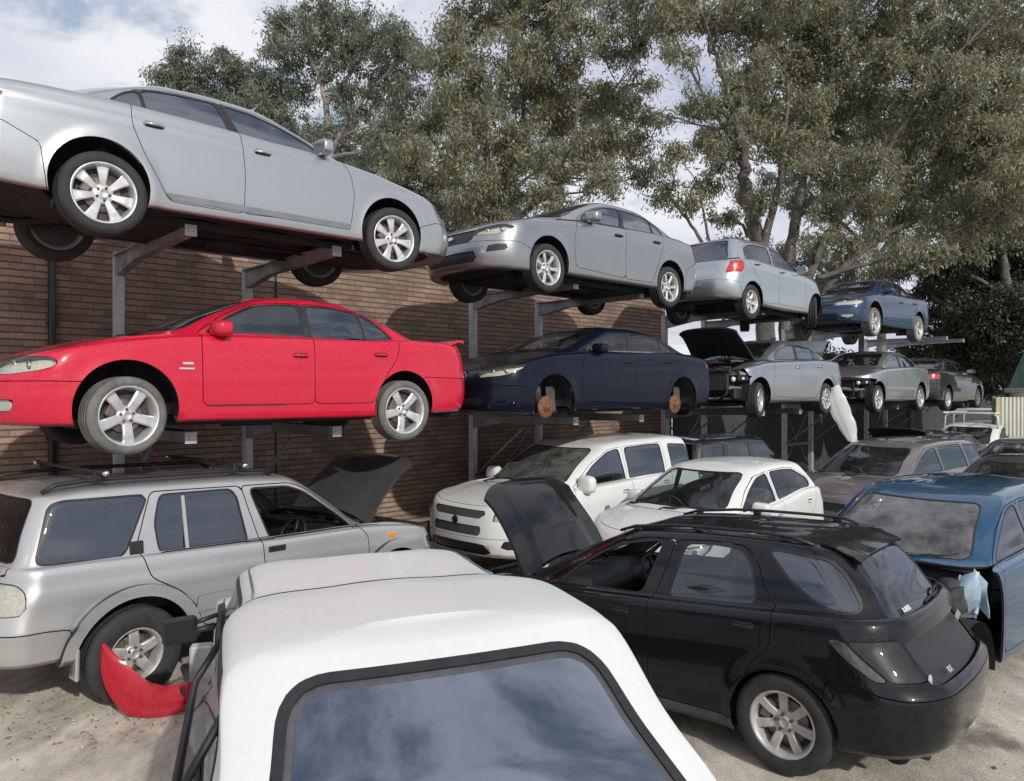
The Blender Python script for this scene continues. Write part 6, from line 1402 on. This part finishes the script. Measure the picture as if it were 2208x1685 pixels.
# ------------------------------------------------------------------ ute fittings
m = MB(); m.box((.72, .985, .97), (.05, .20, .165), rz=.15, bev=.02); m.cur = 1; m.box((.693, .985, .97), (.008, .165, .13), rz=.15, bev=.003); m.cur = 0; m.tube([(.80, .77, .95), (.74, .90, .95)], .02, 8); m.tube([(.80, .77, 1.02), (.74, .90, 1.0)], .015, 8)
m.build('side_mirror', [TRIM, simple('mirror_dark_reflection', (.015, .018, .02), .12)], ute)  # mirror glass painted near-black for the dark vehicle it reflects
for sg in (1, -1):
    m = MB(); m.tube([(x, sg * (BT.side_y(x, 1.40) - .05), BT.roof_z(x, sg * (BT.side_y(x, 1.40) - .05)) + .003) for x in np.linspace(.36, -.5, 9)], .006, 5); m.build('roof_gutter', STEELD, ute)

# ------------------------------------------------------------------ loose panels
def ribbon(name, label, cat, C, Wd, thick, m, bulge=.0, n=28, group=None, crump=0.):
    """a loose bumper or wing skin: centre line C, width vectors Wd"""
    C = np.array(C, float); Wd = np.array(Wd, float); u = np.linspace(0, len(C) - 1, n); k = np.arange(len(C))
    f = [smooth_tab(list(zip(k, C[:, j]))) for j in range(3)]; g_ = [smooth_tab(list(zip(k, Wd[:, j]))) for j in range(3)]
    A = np.stack([q(u) for q in f], 1); B_ = np.stack([q(u) for q in g_], 1); tg = np.gradient(A, axis=0); nr = np.cross(tg, B_); nr /= np.linalg.norm(nr, axis=1, keepdims=True) + 1e-9
    v = np.linspace(-.5, .5, 11); P = np.stack([A + B_ * x * (1 + crump * (.10 * np.sin(u * 5.1 + 3 * x) + .04 * np.sin(u * 9.3)))[:, None] + nr * (bulge * (1 - (2 * x) ** 2) + .010 * crump * np.sin(u * 5 + 6 * x) - (.012 if abs(x + .22) < .06 else 0))[..., None] for x in v], 1)
    b = MB(); b.slab(P, thick); base = A.mean(0); base[2] = 0; o = b.build(name, m, loc=tuple(base)); tag(o, label, cat, group); return o
ribbon('loose_bumper', 'torn red plastic bumper lying on the sandy ground by the rear wheel', 'bumper',
    [(-3.03, 5.50, .57), (-2.97, 5.50, .42), (-2.86, 5.50, .25), (-2.74, 5.52, .14), (-2.60, 5.58, .105), (-2.42, 5.70, .11), (-2.2, 5.88, .12), (-1.95, 6.05, .13)],
    [(.02, 0, .0), (.15, .02, .04), (.25, .03, .10), (.21, .04, .21), (.05, .05, .22), (0, .06, .19), (0, .06, .17), (0, .06, .15)], .012, [paint('loose_red_paint', (.40, .008, .025), 0, .4, .25, .5, (.3, .14, .12))], .025)
b = MB(); b.box((0, 0, .19), (.17, .12, .38), bev=.015, rz=.3); o = b.build('block', simple('pale_block', (.5, .5, .47), .85, noise=.25)); o.location = (-2.52, 6.02, 0); tag(o, 'pale grey block standing behind the torn red bumper', 'block')
c_ = [at(1797, 835, 15.2), at(1806, 868, 15.15), at(1818, 900, 15.1), at(1830, 930, 15.05), at(1836, 955, 15.0)]
ribbon('hanging_bumper', 'white bumper skin hanging upright between the two silver sedans', 'bumper', [tuple(p) for p in c_], [(.20, -.05, .10), (.34, -.1, .06), (.38, -.1, .0), (.30, -.1, -.05), (.16, -.05, -.08)], .01, [paint('grubby_white_paint', (.6, .6, .58), 0, .4, .4, .6, (.35, .33, .3))], .04, crump=.5)

# ------------------------------------------------------------------ cars farther down the yard
def far(name, label, cat, pos, yaw, S, P, **k): return make_car(name, label, cat, pos, yaw, S, P, q=.5, **k)
p_ = T(15.9, -3.1); far('sedan', 'dark grey-green sedan at the right edge behind the blue SUV', 'car', (p_.x, p_.y, -.02), RACK + math.pi, {**spec_darksedan(), 'P': P_GREY, 'wheels': []}, P_GREY)
p_ = T(20.5, -3.2); far('sedan', 'black sedan in front of the cream corrugated fence', 'car', (p_.x, p_.y, 0), RACK + math.pi, {**spec_darksedan(), 'wheels': []}, P_DARK)
p_ = T(20.6, -.9); uv, BX, dX = far('van', 'white van with white ladder hoops on its roof', 'van', (p_.x, p_.y, 0), RACK + math.pi, {**spec_van(P_WHITE), 'wheels': []}, P_WHITE)
for x in (-1.3, -.4, .3):
    m = MB(); z0 = BX.roof_z(x, .5); m.tube([(x, -.62, z0 - .05), (x, -.60, z0 + .26), (x, -.5, z0 + .34), (x, .5, z0 + .34), (x, .60, z0 + .26), (x, .62, z0 - .05)], .03, 8); m.build('ladder_hoop', P_WHITE, uv)
for y in (-.58, .58): m = MB(); m.tube([(-1.5, y, BX.roof_z(-.5, .5) + .27), (.5, y, BX.roof_z(-.5, .5) + .27)], .022, 8); m.build('rack_rail', P_WHITE, uv)
p_ = T(17.0, -.9); far('sedan', 'black sedan with raised bonnet behind the grey-brown people mover', 'car', (p_.x, p_.y, 0), RACK + math.pi, {**spec_darksedan(), 'wheels': [], 'open': 50}, P_DARK)

p_ = Vector((7.4, 10.7, 0)); far('sedan', 'dark grey sedan whose roof shows just above the blue SUV roof', 'car', (p_.x, p_.y, 0), R(220), {**spec_darksedan(), 'wheels': []}, paint('slate_paint', (.045, .046, .052), .3, .36, .15))
# lift-up side window of the canopy, hinged along its top edge and propped out
a0, a1 = (-1.42, .70, 1.37), (-.62, .70, 1.385); b0, b1 = (-1.62, .905, 1.09), (-.56, .865, 1.10)
m = MB(); m.tube([a0, a1, b1, b0, a0], .017, 8); m.tube([(-1.0, .70, 1.2), (-1.05, .88, 1.10)], .008, 6); fl = m.build('side_flap', TRIM, ute)
m = MB(); m.add([a0, a1, b1, b0], [(0, 1, 2, 3)]); m.build('pane', GL_MED, fl)

m = MB(); m.box((0, 0, 0), (.035, .02, .17), rz=.35, bev=.004); o = m.build('joint_strip', TRIM, bpy.data.objects['loose_bumper']); lb = bpy.data.objects['loose_bumper'].location; o.location = (-2.50 - lb.x, 5.63 - lb.y, .115)
